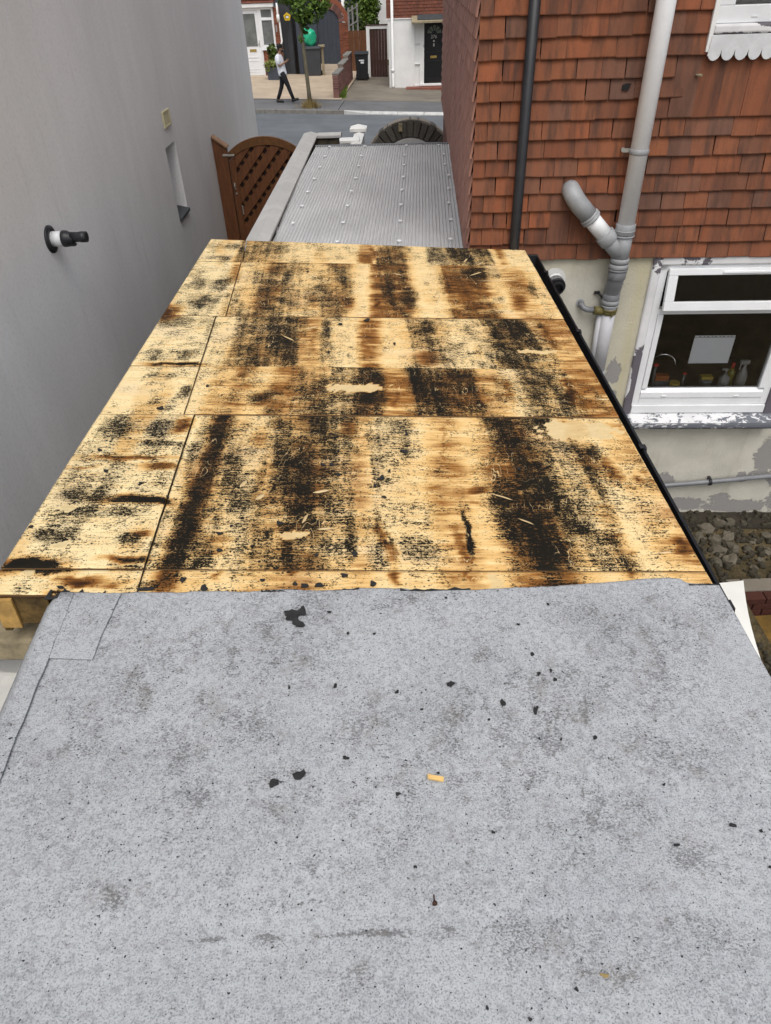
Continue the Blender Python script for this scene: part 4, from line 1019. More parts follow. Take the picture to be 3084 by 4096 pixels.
# top light hinged at its head, pushed out at the foot
tl = hpart('top_light', MB().box(0, 1.15, -.03, .012, -.335, -.262).box(0, 1.15, -.03, .012, -.052, 0).box(0, .075, -.03, .012, -.2615, -.0525).box(1.075, 1.15, -.03, .012, -.2615, -.0525), 'upvc', win, .004)
tl.location = (WX0 + .135, -.008, 2.345); tl.rotation_euler = (R(-9), 0, 0)
o = hpart('top_light_pane', MB().box(.075, 1.075, -.012, -.006, -.262, -.052), 'glass', win)
o.location = tl.location; o.rotation_euler = tl.rotation_euler
o = hpart('trickle_vent', MB().box(.42, .80, -.042, -.0305, -.04, -.018), 'upvc', win, .006); o.location = tl.location; o.rotation_euler = tl.rotation_euler
o = strip_grid('window_sill', WX0 - .005, WX1 + .005, .905, .965, -.115, .12, 'peel_much', win, lambda x, z: .12 + .25 * ssm(x, 2.1, 2.75))
X, Yg = np.meshgrid(np.linspace(WX0 - .005, WX1 + .005, 100), np.linspace(-.118, .0, 12))
s_ = -.10 + .55 * ssm(-Yg, .06, .118) * 0 + .22 * ssm(X, 2.1, 2.75) + .3 * ssm(-X, -1.56, -1.48)
me = grid_mesh('sill_top', X, Yg, .968 + (Yg + .118) * .42, np.stack([s_, 0 * s_, 0 * s_], -1)); me.materials.append(MAT['peel_much']); obj('sill_top', me, None, win)
# kitchen behind the glass
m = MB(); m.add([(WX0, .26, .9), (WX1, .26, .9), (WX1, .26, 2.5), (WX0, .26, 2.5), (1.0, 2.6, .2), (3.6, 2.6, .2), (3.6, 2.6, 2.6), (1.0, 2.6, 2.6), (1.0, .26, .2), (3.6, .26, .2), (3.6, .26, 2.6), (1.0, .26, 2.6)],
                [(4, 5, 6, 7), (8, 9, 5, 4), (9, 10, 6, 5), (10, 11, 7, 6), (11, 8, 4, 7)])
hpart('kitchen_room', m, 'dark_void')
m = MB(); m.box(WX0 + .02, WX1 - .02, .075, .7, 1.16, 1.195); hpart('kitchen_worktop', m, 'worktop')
# upper window with scalloped lead apron
uw = hpart('window', MB().box(1.53, 2.72, -.03, .06, 3.955, 4.05).box(1.53, 1.63, -.03, .06, 4.0505, 5.2).box(2.62, 2.72, -.03, .06, 4.0505, 5.2).box(1.6305, 2.6195, -.03, .06, 5.1, 5.2), 'upvc', None, .004)
uw['label'] = 'white upper window above scalloped lead apron'
m = MB(); m.box(1.63, 2.62, .01, .016, 4.05, 5.1); hpart('pane', m, 'glass', uw)
m = MB(); m.add([(1.5, .1, 3.8), (2.75, .1, 3.8), (2.75, .1, 5.3), (1.5, .1, 5.3)], [(0, 1, 2, 3)]); hpart('room_blind', m, 'recess', uw)
m = MB(); m.box(1.75, 1.79, -.034, -.0305, 3.985, 3.993); hpart('drain_cap', m, 'upvc', uw)
strip_grid('window_sill', 1.525, 2.73, 3.897, 3.953, -.055, .06, 'peel', uw, lambda x, z: .5 * ssm(x + 2 * (z - 3.9), 1.8, 1.95) * ssm(z, 3.92, 3.94) + .55 * ssm(-np.abs(z - 3.9), -.015, 0))
pl = [(1.512, 3.855)]
x = 1.512
pl = [(2.735, 3.895), (1.52, 3.895), (1.512, 3.775)]
for k in range(14):
    cx = 1.512 + (0 if k == 0 else .0) + .0875 * k
    for j in range(1, 9):
        a = math.pi * j / 8
        pl.append((cx + .04375 - .0425 * math.cos(a), 3.80 - .05 * math.sin(a)))
    pl.append((cx + .0875, 3.812))
pl = [p for p in pl if p[0] <= 2.737]
m = MB(); m.prism(pl, -.058, -.047, 'y'); hpart('lead_apron', m, 'lead', uw, .002)

# ---------------------------------------------------------------- pipes fixed to the house
def hthing(name, label, cat): return thing(name, label, cat, (.76, 5.609, 0), HROT)
bp = hthing('downpipe', 'black round downpipe in front of orange tiles', 'downpipe')
m = MB(); m.tube([(.332, -.075, 5.5), (.332, -.075, 2.30), (.34, -.07, .1)], .039, 20); obj('pipe', m, MAT['black'], bp)
m = MB(); m.tube([(.332, -.075, 4.62), (.332, -.075, 4.75)], .046, 20); m.box(.25, .41, -.045, -.03, 4.66, 4.70); obj('socket', m, MAT['black'], bp)
sp = hthing('soil_pipe', 'pale grey soil pipe with side branch beside kitchen window', 'soil pipe')
U = 1.157; OF = -.125
m = MB(); m.tube([(U, OF, 5.5), (U, OF, 2.70)], .063, 24); obj('pipe', m, MAT['soil_white'], sp)
def ring(z0, z1, r, u=U, of=OF, mt='soil_grey', nm='collar'):
    m = MB(); m.tube([(u, of, z0), (u, of, z0 + .004), (u, of, z1 - .004), (u, of, z1)], [r - .004, r, r, r - .004], 24); return obj(nm, m, MAT[mt], sp)
ring(2.655, 2.73, .074); ring(2.675, 2.69, .077); ring(2.64, 2.648, .078)
m = MB(); m.tube([(U, OF, 2.656), (U, OF, 2.45)], .066, 24); wye = obj('branch_junction', m, MAT['soil_grey'], sp)
d_ = Vector((-.30, .0, .30)).normalized()
b0 = Vector((U, OF, 2.50)); 
b1 = b0 + d_ * .20; b2 = b0 + d_ * .285; b3 = b0 + d_ * .42
m = MB(); m.tube([b0, b1], .065, 24); obj('branch_arm', m, MAT['soil_grey'], sp)
m = MB(); m.tube([b1 - d_ * .06, b1 - d_ * .055, b1 + d_ * .015, b1 + d_ * .02], [.07, .075, .075, .07], 24); obj('collar', m, MAT['soil_grey'], sp)
m = MB(); m.tube([b1, b3], .062, 24); obj('branch_pipe', m, MAT['soil_white'], sp)
m = MB(); m.tube([b3 - d_ * .05, b3 - d_ * .046, b3 - d_ * .03, b3 - d_ * .026, b3 - d_ * .02, b3 - d_ * .005], [.07, .077, .077, .071, .077, .072], 24); obj('collar', m, MAT['soil_grey'], sp)
pts = [b3 - d_ * .01, b3 + d_ * .10, b3 + d_ * .145 + Vector((-.002, .008, .006)), b3 + d_ * .175 + Vector((-.002, .026, .015)), b3 + d_ * .19 + Vector((0, .06, .022)), b3 + d_ * .192 + Vector((0, .14, .024))]
m = MB(); m.tube(pts, .068, 24); obj('wall_bend', m, MAT['soil_grey'], sp)
ring(2.44, 2.475, .072); ring(2.395, 2.43, .074); ring(2.378, 2.392, .077, mt='soil_dark'); ring(2.31, 2.376, .07, mt='soil_dark')
LU, LO = 1.158, -.07
m = MB(); m.tube([(U, OF, 2.44), (U, OF, 2.33), (U - .002, OF + .008, 2.29), (U, OF + .028, 2.25), (LU, LO - .012, 2.21), (LU, LO, 2.17), (LU, LO, 2.10)], .063, 24); obj('offset_bend', m, MAT['soil_dark'], sp)
for z, of in ((2.268, OF + .02), (2.232, LO - .018)):
    ring(z - .006, z + .006, .0675, LU, of, 'soil_dark')
ring(2.10, 2.17, .068, LU, LO, 'soil_dark'); ring(2.085, 2.12, .071, LU, LO, 'soil_grey'); ring(2.06, 2.078, .069, LU, LO, 'soil_grey')
m = MB(); m.tube([(LU, LO, 2.07), (LU, LO, 1.48)], [.058, .052], 24); obj('lower_pipe', m, MAT['soil_mid'], sp)
m = MB(); m.tube([(LU - .062, LO + .012, 1.99), (LU - .056, LO + .012, 1.49)], .026, 14); obj('side_conduit', m, MAT['soil_mid'], sp)
ring(1.41, 1.485, .064, LU, LO, 'soil_grey'); m = MB(); m.tube([(LU, LO, 1.45), (LU, LO, -.3)], .055, 20); obj('lower_pipe', m, MAT['soil_grey'], sp)
ring(2.0, 2.045, .064, LU, LO, 'olive', 'strap_boss'); ring(2.03, 2.047, .068, LU, LO, 'olive', 'strap_boss')
m = MB(); m.tube([(LU - .05, LO - .01, 2.022), (LU - .125, LO - .005, 2.03)], .034, 16); obj('boss_socket', m, MAT['olive'], sp)
m = MB(); m.box(LU + .005, LU + .018, LO - .078, LO - .062, 1.995, 2.03); obj('strap_bolt', m, MAT['olive'], sp)
m = MB(); m.tube([(LU - .12, LO - .005, 2.03), (LU - .18, LO - .002, 2.035), (LU - .205, LO + .004, 2.045), (LU - .222, LO + .02, 2.062), (LU - .228, LO + .07, 2.066)], .023, 16); obj('waste_elbow', m, MAT['soil_dark'], sp)
m = MB(); m.tube([(LU - .228, -.012, 2.066), (LU - .228, .01, 2.066)], .034, 16); obj('waste_collar', m, MAT['soil_grey'], sp)
m = MB(); m.tube([(LU - .05, LO + .02, 2.10), (LU - .09, LO + .04, 2.155), (LU - .095, .0, 2.16)], .009, 8); m.box(LU - .13, LU - .085, -.03, -.01, 2.148, 2.168); obj('wall_bracket', m, MAT['black'], sp)
ring(3.205, 3.24, .069, U, OF, 'soil_grey', 'pipe_clip'); m = MB(); m.box(U - .11, U - .06, OF + .02, OF + .035, 3.215, 3.24); m.tube([(U - .105, OF + .03, 3.228), (U - .105, -.03, 3.228)], .006, 8); m.tube([(U - .11, OF + .018, 3.232), (U - .11, OF + .034, 3.232)], .014, 12); obj('clip_lug', m, MAT['zinc'], sp)
# flue terminal on the cream wall
fl = hthing('boiler_flue', 'round white and black flue terminal on cream wall beside gutter', 'flue')
def hcyl(nm, mt, r, y0, y1, u=.69, z=2.268, par=None, n=28):
    m = MB(); m.tube([(u, y0, z), (u, y1, z - .02 * abs(y1))], r, n); return obj(nm, m, MAT[mt], par or fl)
hcyl('flange', 'slab_white', .092, .002, -.014); hcyl('collar', 'upvc', .063, -.010, -.085); hcyl('sleeve', 'soil_dark', .064, -.086, -.145); hcyl('nozzle', 'black', .066, -.146, -.17)
m = MB(); n = 28
pts = []
for (r, y) in ((.047, -.165), (.047, -.215), (.040, -.215), (.040, -.15)):
    pts.append([(.69 + r * math.cos(2 * math.pi * k / n), y, 2.263 + r * math.sin(2 * math.pi * k / n)) for k in range(n)])
vs_ = sum(pts, []); fs = [(i * n + k, i * n + (k + 1) % n, (i + 1) * n + (k + 1) % n, (i + 1) * n + k) for i in range(3) for k in range(n)] + [tuple(3 * n + k for k in range(n))]
m.add(vs_, fs); obj('tip', m, MAT['black_matt'], fl)
# thin overflow pipe along the foot of the wall
op = hthing('waste_pipe', 'thin dark grey pipe clipped low along the cream wall', 'pipe')
m = MB(); m.tube([(1.6, -.05, .17), (2.0, -.05, .215), (2.45, -.05, .262), (4.6, -.05, .53)], .025, 14); obj('pipe', m, MAT['soil_dark'], op)
m = MB(); m.tube([(2.425, -.05, .260), (2.45, -.05, .2625)], .038, 14); m.box(2.425, 2.45, -.03, .001, .225, .295); obj('clip', m, MAT['black'], op)

# ---------------------------------------------------------------- things on the kitchen sill
def hk(name, label, cat, parts, loc):
    t = thing(name, label, cat, tuple(HF @ Vector(loc)), HROT)
    for nm, mb, mt in parts: obj(nm, mb, MAT[mt], t)
    return t
MAT['red_plastic'] = plain('red_plastic', (.45, .03, .02), .4, .1, 5, 0)
MAT['orange_sponge'] = plain('orange_sponge', (.4, .13, .04), .9, .2, 40, .3, 90)
MAT['yellow_soap'] = plain('yellow_plastic', (.5, .38, .06), .5, .1, 5, 0)
MAT['bottle_white'] = plain('white_bottle', (.28, .28, .27), .4, .1, 5, 0)
MAT['bottle_olive'] = plain('yellow_green_liquid', (.2, .18, .03), .3, .1, 5, 0)
MAT['chrome'] = plain('chrome', (.6, .6, .6), .12, .05, 5, 0, metal=1)
MAT['bottle_grey'] = plain('grey_bottle', (.16, .18, .18), .3, .1, 5, 0)
L0 = lambda *p: MB().tube([(0, 0, z) for z, r in p], [r for z, r in p], 16)
hk('spray_bottle', 'white trigger spray bottle on the right of kitchen sill', 'bottle', [('body', L0((0, .045), (.12, .045), (.17, .03), (.2, .016), (.235, .015)), 'bottle_white'), ('trigger', MB().box(-.05, .03, -.012, .012, .235, .27).box(-.045, -.035, -.008, .008, .18, .235), 'bottle_white')], (2.51, .13, 1.197))
hk('pump_bottle', 'white pump soap bottle on kitchen sill', 'bottle', [('body', L0((0, .05), (.10, .048), (.125, .02), (.14, .018)), 'bottle_white'), ('pump', MB().tube([(0, 0, .13), (0, 0, .18)], .007, 8).box(-.04, .012, -.01, .01, .175, .19), 'bottle_white')], (2.36, .13, 1.197))
hk('detergent_bottle', 'yellow green bottle with red cap between the white bottles', 'bottle', [('body', L0((0, .035), (.13, .035), (.165, .014)), 'bottle_olive'), ('cap', L0((.165, .016), (.2, .016), (.22, .008)), 'red_plastic')], (2.435, .19, 1.197))
hk('washing_brush', 'red topped brush standing at the left of kitchen sill', 'brush', [('handle', L0((0, .012), (.2, .01)), 'bottle_grey'), ('head', MB().ball((0, 0, .215), .024, sc=(1.2, .8, .7)), 'red_plastic')], (1.735, .16, 1.197))
hk('scrub_brush', 'small red topped brush near middle of kitchen sill', 'brush', [('handle', L0((0, .012), (.13, .01)), 'bottle_grey'), ('head', MB().ball((0, 0, .14), .018, sc=(1.2, .8, .7)), 'red_plastic')], (2.0, .14, 1.197))
hk('sponge_holder', 'orange sponge in a dark holder on kitchen sill', 'sponge', [('sponge', MB().box(-.06, .06, -.03, .03, .05, .10), 'orange_sponge'), ('holder', MB().box(-.07, .07, -.04, .04, 0, .048), 'bottle_grey')], (1.82, .2, 1.197))
hk('yellow_cup', 'yellow cup low behind the pane on kitchen sill', 'cup', [('cup', L0((0, .035), (.05, .045), (.085, .045)), 'yellow_soap')], (1.92, .11, 1.18))
hk('yellow_sponge', 'flat yellow sponge on a dish on kitchen sill', 'sponge', [('sponge', MB().box(-.05, .05, -.03, .03, .06, .085), 'yellow_soap'), ('dish', L0((0, .05), (.055, .06)), 'bottle_grey')], (2.23, .2, 1.197))
hk('kitchen_tap', 'arched chrome kitchen tap behind the window', 'tap', [('spout', MB().tube([(0, 0, 0)] + [(-.0 + .1 - .1 * math.cos(a), -.02 * a, .12 + .09 * math.sin(a)) for a in [i * math.pi / 10 for i in range(11)]] + [(.2, -.065, .08)], .011, 10), 'chrome')], (1.78, .42, 1.197))
pn = thing('paper_notice', 'white paper sheet stuck inside the kitchen window', 'notice', (.76, 5.609, 0), HROT)
obj('sheet', MB().box(1.955, 2.298, .024, .026, 1.493, 1.733), MAT['paper'], pn)
obj('header_strip', MB().box(1.957, 2.296, .024, .026, 1.737, 1.752), MAT['paper'], pn)
m = MB()
for k in range(9): m.box(1.99 + .033 * k + .006 * (k % 2), 1.99 + .033 * k + .02, .0225, .0238, 1.741, 1.748)
obj('writing', m, MAT['soil_dark'], pn)

# ---------------------------------------------------------------- white rendered building on the left
WXL = -2.3
wb = thing('white_rendered_building', 'tall white textured render wall of the neighbouring building', 'building', (WXL, 0, 0))
SY0, SY1, SZ0, SZ1 = 8.56, 9.03, 2.05, 2.80
m = MB()
def wq(y0, y1, z0, z1):
    m.add([(0, y0, z0), (0, y1, z0), (0, y1, z1), (0, y0, z1)], [(0, 1, 2, 3)])
wq(-4, SY0, -.6, 7); wq(SY1, 15.72, -.6, 7); wq(SY0, SY1, -.6, SZ0); wq(SY0, SY1, SZ1, 7)
m.add([(0, 15.72, -.6), (-6, 15.72, -.6), (-6, 15.72, 7), (0, 15.72, 7)], [(0, 1, 2, 3)])
m.add([(0, -4, 7), (0, 15.72, 7), (-6, 15.72, 7), (-6, -4, 7)], [(0, 1, 2, 3)])
m.add([(-.16, SY0, SZ0), (0, SY0, SZ0), (0, SY0, SZ1), (-.16, SY0, SZ1)], [(0, 1, 2, 3)])
m.add([(-.16, SY1, SZ0), (0, SY1, SZ0), (0, SY1, SZ1), (-.16, SY1, SZ1)], [(3, 2, 1, 0)])
m.add([(-.16, SY0, SZ1), (0, SY0, SZ1), (0, SY1, SZ1), (-.16, SY1, SZ1)], [(0, 1, 2, 3)])
obj('wall', m, MAT['white_wall'], wb)
m = MB(); m.box(-.2, -.15, SY0, SY1, SZ0, SZ1); obj('slot_window', m, MAT['glass'], wb)
m = MB(); m.box(-.28, -.26, SY0 - .2, SY1 + .2, SZ0 - .2, SZ1 + .2); obj('slot_interior', m, MAT['dark_void'], wb)
m = MB(); m.prism([(-.15, SZ0 + .055), (.03, SZ0 + .012), (.03, SZ0 - .02), (-.15, SZ0 - .02)], SY0 + .002, SY1 - .002, 'y'); obj('window_sill', m, MAT['slate'], wb, .003)
av = thing('air_vent', 'small cream louvred air vent on the white wall', 'vent', (WXL, 8.84, 3.055))
m = MB(); m.box(.0, .018, -.15, -.118, -.08, .08); m.box(.0, .018, .118, .15, -.08, .08); m.box(.0, .018, -.1175, .1175, .06, .08); m.box(.0, .018, -.1175, .1175, -.08, -.06); obj('vent_frame', m, MAT['yellow_louvre'], av, .003)
m = MB(); m.box(.001, .004, -.117, .117, -.06, .06); obj('vent_back', m, MAT['vent_slot'], av)
for k in range(6):
    m = MB(); m.prism([(.004, -.055 + .02 * k), (.014, -.062 + .02 * k), (.015, -.058 + .02 * k), (.005, -.045 + .02 * k)], -.117, .117, 'y'); obj('louvre', m, MAT['yellow_louvre'], av)
ft = thing('flue_terminal', 'black and white flue terminal sticking out of the white wall', 'flue', (WXL, 5.07, 2.866))
def xcyl(nm, mt, prof, par=ft, cz=0, cy=0, n=28, dz=0):
    m = MB(); m.tube([(x, cy, cz + dz * x) for x, r in prof], [r for x, r in prof], n); return obj(nm, m, MAT[mt], par)
xcyl('flange', 'black', [(.0, .093), (.012, .092), (.018, .07)]); xcyl('sleeve', 'upvc', [(.012, .052), (.095, .052)])
xcyl('collar', 'black', [(.09, .054), (.10, .056), (.125, .054), (.15, .04), (.165, .036)]); xcyl('nozzle', 'black', [(.15, .036), (.2, .033), (.215, .036), (.225, .037), (.26, .036)], cz=.008)
m = MB(); m.tube([(.2605, 0, .008), (.262, 0, .008)], .026, 20); obj('nozzle_mouth', m, MAT['black_matt'], ft)
m = MB(); m.box(.1, .17, -.02, .02, -.05, -.035); obj('clip', m, MAT['black'], ft, .004)

# ---------------------------------------------------------------- arched garden gate in the side passage
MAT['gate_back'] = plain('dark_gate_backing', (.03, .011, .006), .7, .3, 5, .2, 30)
gt = thing('garden_gate', 'arched red brown timber garden gate with diagonal lattice', 'gate', (-2.3, 11.13, 0))
m = MB(); m.prism([(0.003, .1), (.195, .1), (.195, 2.335), (.003, 2.47)], -.05, .05, 'y'); obj('post', m, MAT['gate'], gt, .004)
m = MB(); m.prism([(.0, 2.475), (.205, 2.332), (.222, 2.357), (.012, 2.505)], -.075, .075, 'y'); obj('post_cap', m, MAT['gate_cap'], gt, .006)
LX0, LX1 = .205, 1.26
cxg, half_ = (LX0 + LX1) / 2, (LX1 - LX0) / 2
def arch(x, top, end): 
    Rr_ = (half_ ** 2 + (top - end) ** 2) / (2 * (top - end))
    return top - Rr_ + math.sqrt(max(0, Rr_ ** 2 - (x - cxg) ** 2))
N = 20
def arch_strip(to, eo, ti, ei, x0, x1):
    xs = [x0 + (x1 - x0) * k / N for k in range(N + 1)]
    return [(x, arch(x, ti, ei)) for x in xs] + [(x, arch(x, to, eo)) for x in xs[::-1]]
m = MB(); m.prism(arch_strip(2.465, 2.27, 2.355, 2.16, LX0, LX1), -.028, .028, 'y'); obj('arched_rail', m, MAT['gate_trim'], gt, .003)
for a, b in ((LX0, LX0 + .09), (LX1 - .09, LX1)):
    m = MB(); m.prism([(a, .15), (b, .15), (b, arch(b, 2.352, 2.157)), (a, arch(a, 2.352, 2.157))], -.03, .03, 'y'); obj('stile', m, MAT['gate'], gt, .003)
m = MB(); m.box(LX0 + .091, LX1 - .091, -.026, .026, .15, .27); obj('bottom_rail', m, MAT['gate'], gt, .003)
inner = [(LX0 + .09, .27), (LX1 - .09, .27)] + [(x, arch(x, 2.352, 2.157)) for x in [LX1 - .09 - (LX1 - LX0 - .18) * k / 12 for k in range(13)]]
s45 = math.sin(R(48)); c45 = math.cos(R(48))
for k in range(-8, 12):                 # wide boards rising to the right (front)
    c = .10 + .245 * k
    base = (LX0 + .09, c)
    w = .115
    dx, dz = c45, s45
    nx_, nz_ = -s45, c45
    P0 = (LX0 + .09 - 1.5 * dx, c * 1.0 + 0 - 1.5 * dz)
    q = [(P0[0], P0[1]), (P0[0] + 4.5 * dx, P0[1] + 4.5 * dz), (P0[0] + 4.5 * dx + w * nx_, P0[1] + 4.5 * dz + w * nz_), (P0[0] + w * nx_, P0[1] + w * nz_)]
    pl = clip_poly(q, inner)
    if len(pl) >= 3:
        m = MB(); m.prism(pl, -.02, -.004, 'y'); obj('lattice_board', m, MAT['gate'], gt, .002)
for k in range(-4, 22):                 # short cross slats behind, falling to the right
    c = .2 + .17 * k
    w = .05
    P0 = (LX0 - .5, c + .5 * 1.1)
    dx, dz = .69, -.72
    q = [(P0[0], P0[1]), (P0[0] - w * .72, P0[1] - w * .69), (P0[0] - w * .72 + 4 * dx, P0[1] - w * .69 + 4 * dz), (P0[0] + 4 * dx, P0[1] + 4 * dz)]
    pl = clip_poly(q, inner)
    if len(pl) >= 3:
        m = MB(); m.prism(pl, -.002, .012, 'y'); obj('lattice_slat', m, MAT['gate_trim'], gt)
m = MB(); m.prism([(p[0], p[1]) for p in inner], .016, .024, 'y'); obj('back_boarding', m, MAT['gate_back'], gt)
for z in (2.245, 1.0):
    m = MB(); m.box(.13, .30, -.062, -.052, z - .014, z + .014); obj('hinge', m, MAT['zinc'], gt, .002)
m = MB(); m.box(.232, .25, -.05, -.031, 1.78, 1.87); m.tube([(.24, -.05, 1.80), (.24, -.075, 1.83), (.24, -.05, 1.86)], .008, 8); obj('handle', m, MAT['zinc'], gt)
m = MB(); m.tube([(.246, -.03, 1.72), (.246, -.042, 1.72)], .014, 10); obj('lock', m, MAT['zinc'], gt)
m = MB(); m.box(.30, .315, -.044, -.03, 1.42, 1.55); obj('bolt', m, MAT['zinc'], gt, .002)

# ---------------------------------------------------------------- corrugated carport roof
def sheet_material():
    t = NT('weathered_corrugated_sheet')
    co = t.coord()
    n = t.noise(t.n('Mapping', {0: co, 3: (1, .6, 1)}), 2.0, 5, .6)
    n2 = t.noise(co, 40, 4, .65)
    col = t.mix(t.ss(n, .35, .7), (.49, .495, .5), (.57, .575, .58))
    col = t.mix(t.m('MULTIPLY', t.ss(n2, .5, .75), .35), col, (.25, .24, .22))
    z = t.n('SeparateXYZ', {0: co}, 2)
    t.P(Base_Color=col, Roughness=.42, Specular_IOR_Level=.5)
    return t.mat
MAT['sheet'] = sheet_material()
CY = Vector((math.sin(R(3.73)) * math.cos(R(.99)), math.cos(R(3.73)) * math.cos(R(.99)), math.sin(R(.99))))
CX = Vector((math.cos(R(3.73)), -math.sin(R(3.73)), 0))
CARP = frame(CX, CY, (.777, 6.034, 2.397))
cp = thing('carport_roof', 'grey corrugated plastic carport roof with white fixing caps', 'carport roof', mat=CARP)
pitch = .0318
xa, xb = -1.80, .03
nn_ = int((xb - xa) / pitch * 10)
X, Y = np.meshgrid(np.linspace(xa, xb, nn_), np.array([-.6, 0, 1, 2, 3, 4.06]))
Z = .008 * np.cos(2 * np.pi * X / pitch) + 0 * Y
me = grid_mesh('corrugated_sheet', X, Y, Z, np.zeros((*X.shape, 3)))
me.materials.append(MAT['sheet'])
for p in me.polygons: p.use_smooth = True
obj('corrugated_sheet', me, None, cp)
FIX = [(-.56, 10.1), (-.6, 9.57), (-.63, 9.02), (-.67, 8.49), (-.71, 7.95), (-.73, 7.42), (-.78, 6.86), (-.1, 10.06), (-.14, 9.53), (-.17, 9.01), (-.2, 8.45), (-.24, 7.91), (-.27, 7.37), (-.3, 6.82), (-.34, 6.27), (.45, 10.01), (.4, 9.47), (.37, 8.97), (.34, 8.42), (.3, 7.88), (.27, 7.34), (.24, 6.8), (.21, 6.23), (.87, 9.97), (.89, 9.44), (.86, 8.94), (.85, 8.41), (.8, 7.87), (.75, 7.34), (.72, 6.79), (.66, 6.23)]
cap = MB().tube([(0, 0, -.012), (0, 0, .004)], .012, 10).ball((0, 0, .006), .022, 12, 8, sc=(1, 1, .45)).mesh('fixing_cap'); cap.materials.append(MAT['upvc'])
ci = CARP.inverted()
for x, y in FIX:
    q = ci @ Vector((x, y, 2.44)); obj('fixing_cap', cap, None, cp, loc=(q.x, q.y, .012))
m = MB(); m.box(-1.80, .03, 4.06, 4.10, -.04, .016); obj('end_flashing', m, MAT['soil_dark'], cp, .003)
m = MB(); m.box(.031, .10, -.6, 4.06, -.004, .012); obj('side_flashing', m, MAT['coping'], cp, .002)
for y in (.2, 1.4, 2.6, 3.95):
    m = MB(); m.box(-1.78, .0, y - .025, y + .025, -.09, -.012); obj('purlin', m, MAT['joist'], cp)
# parapet wall with coping
pw = thing('parapet_wall', 'mossy stone parapet with pale grey coping beside the carport', 'wall')
pa, pb = Vector((-1.03, 5.95)), Vector((-.868, 11.02))
dv = (pb - pa); Lp = dv.length; dv.normalize(); nv = Vector((dv.y, -dv.x))
PM = Matrix(((dv.x, nv.x, 0, pa.x), (dv.y, nv.y, 0, pa.y), (0, 0, 1, 0), (0, 0, 0, 1)))     # local x along, y to the right
def pobj(nm, m, mt, bev=0):
    o = obj(nm, m, MAT[mt], pw, bev); o.matrix_local = PM; return o
m = MB(); m.box(0, Lp + .0, -.07, .07, -.3, 2.44); pobj('core', m, 'mosswall')
yy = 0.0
k = 0
for L_ in (1.30, 1.27, 1.25, 1.35):
    m = MB(); m.prism([(-.105, 2.45), (.10, 2.45), (.10, 2.475), (.0, 2.505), (-.105, 2.485)], yy, yy + L_ - .004, 'x'); pobj('coping_slab', m, 'coping', .004); yy += L_
m = MB(); m.box(Lp - .07, Lp + .07, .071, .40, -.3, 2.44); pobj('core', m, 'mosswall')
m = MB(); m.prism([(Lp - .11, 2.445), (Lp + .13, 2.445), (Lp + .13, 2.48), (Lp + .01, 2.5), (Lp - .11, 2.48)], .102, .44, 'y'); pobj('coping_slab', m, 'coping', .004)
rg = random.Random(5)
for row in range(3):                     # rough stones on the inner face, above the roof sheet
    x = .0
    while x < Lp - .09:
        w = rg.uniform(.16, .38)
        m = MB(); m.box(x, min(x + w, Lp - .08) - .008, .066, .082 + rg.uniform(-.006, .008), 2.205 + .08 * row, 2.205 + .08 * row + .074); pobj('stone', m, 'mosswall', .006); x += w
for row in range(2):
    m = MB(); m.box(Lp - .084, Lp - .066, .1, .395, 2.27 + .085 * row, 2.35 + .085 * row); pobj('stone', m, 'mosswall', .006)

# ---------------------------------------------------------------- stone arch at the front boundary
sa = thing('stone_arch', 'round dark stone arch over a garden doorway by the road', 'stone arch', (.8, 16.0, .9), R(-3))
Ro, Ri = .965, .66
nst = 19
for k in range(nst):
    a0 = math.pi * k / nst + .012; a1 = math.pi * (k + 1) / nst - .012
    ro = Ro + rg.uniform(-.025, .03); ri = Ri + rg.uniform(0, .02)
    q = [(ri * math.cos(a0), ri * math.sin(a0)), (ro * math.cos(a0), ro * math.sin(a0)), (ro * math.cos((a0 + a1) / 2) * 1.01, ro * math.sin((a0 + a1) / 2) * 1.01), (ro * math.cos(a1), ro * math.sin(a1)), (ri * math.cos(a1), ri * math.sin(a1))]
    m = MB(); m.prism(q, -.17 + rg.uniform(-.025, .015), .17, 'y'); obj('arch_stone', m, MAT['stone'], sa, .012)
m = MB()
for k in range(24):
    a0, a1 = math.pi * k / 24, math.pi * (k + 1) / 24
    r0, r1 = .57, .655
    m.prism([(r0 * math.cos(a0), r0 * math.sin(a0)), (r1 * math.cos(a0), r1 * math.sin(a0)), (r1 * math.cos(a1), r1 * math.sin(a1)), (r0 * math.cos(a1), r0 * math.sin(a1))], -.2, .15, 'y')
obj('inner_ring', m, MAT['coping'], sa)
m = MB()
for k in range(40):
    a0, a1 = math.pi * k / 40, math.pi * (k + 1) / 40
    r0, r1 = .95, .99
    m.prism([(r0 * math.cos(a0), r0 * math.sin(a0)), (r1 * math.cos(a0), r1 * math.sin(a0)), (r1 * math.cos(a1), r1 * math.sin(a1)), (r0 * math.cos(a1), r0 * math.sin(a1))], -.14, .15, 'y')
obj('mortar_cap', m, MAT['mortar'], sa)
m = MB()
for k in range(24):
    a0, a1 = math.pi * k / 24, math.pi * (k + 1) / 24
    m.prism([(r_ * math.cos(a), r_ * math.sin(a)) for r_, a in ((.657, a0), (.94, a0), (.94, a1), (.657, a1))], -.13, .14, 'y')
obj('mortar_core', m, MAT['stone'], sa)
m = MB(); pl = [(.57 * math.cos(math.pi * k / 20), .57 * math.sin(math.pi * k / 20)) for k in range(21)] + [(-.57, -.85), (.57, -.85)]
m.prism(pl, -.02, .03, 'y'); obj('door_leaf', m, MAT['gate'], sa)
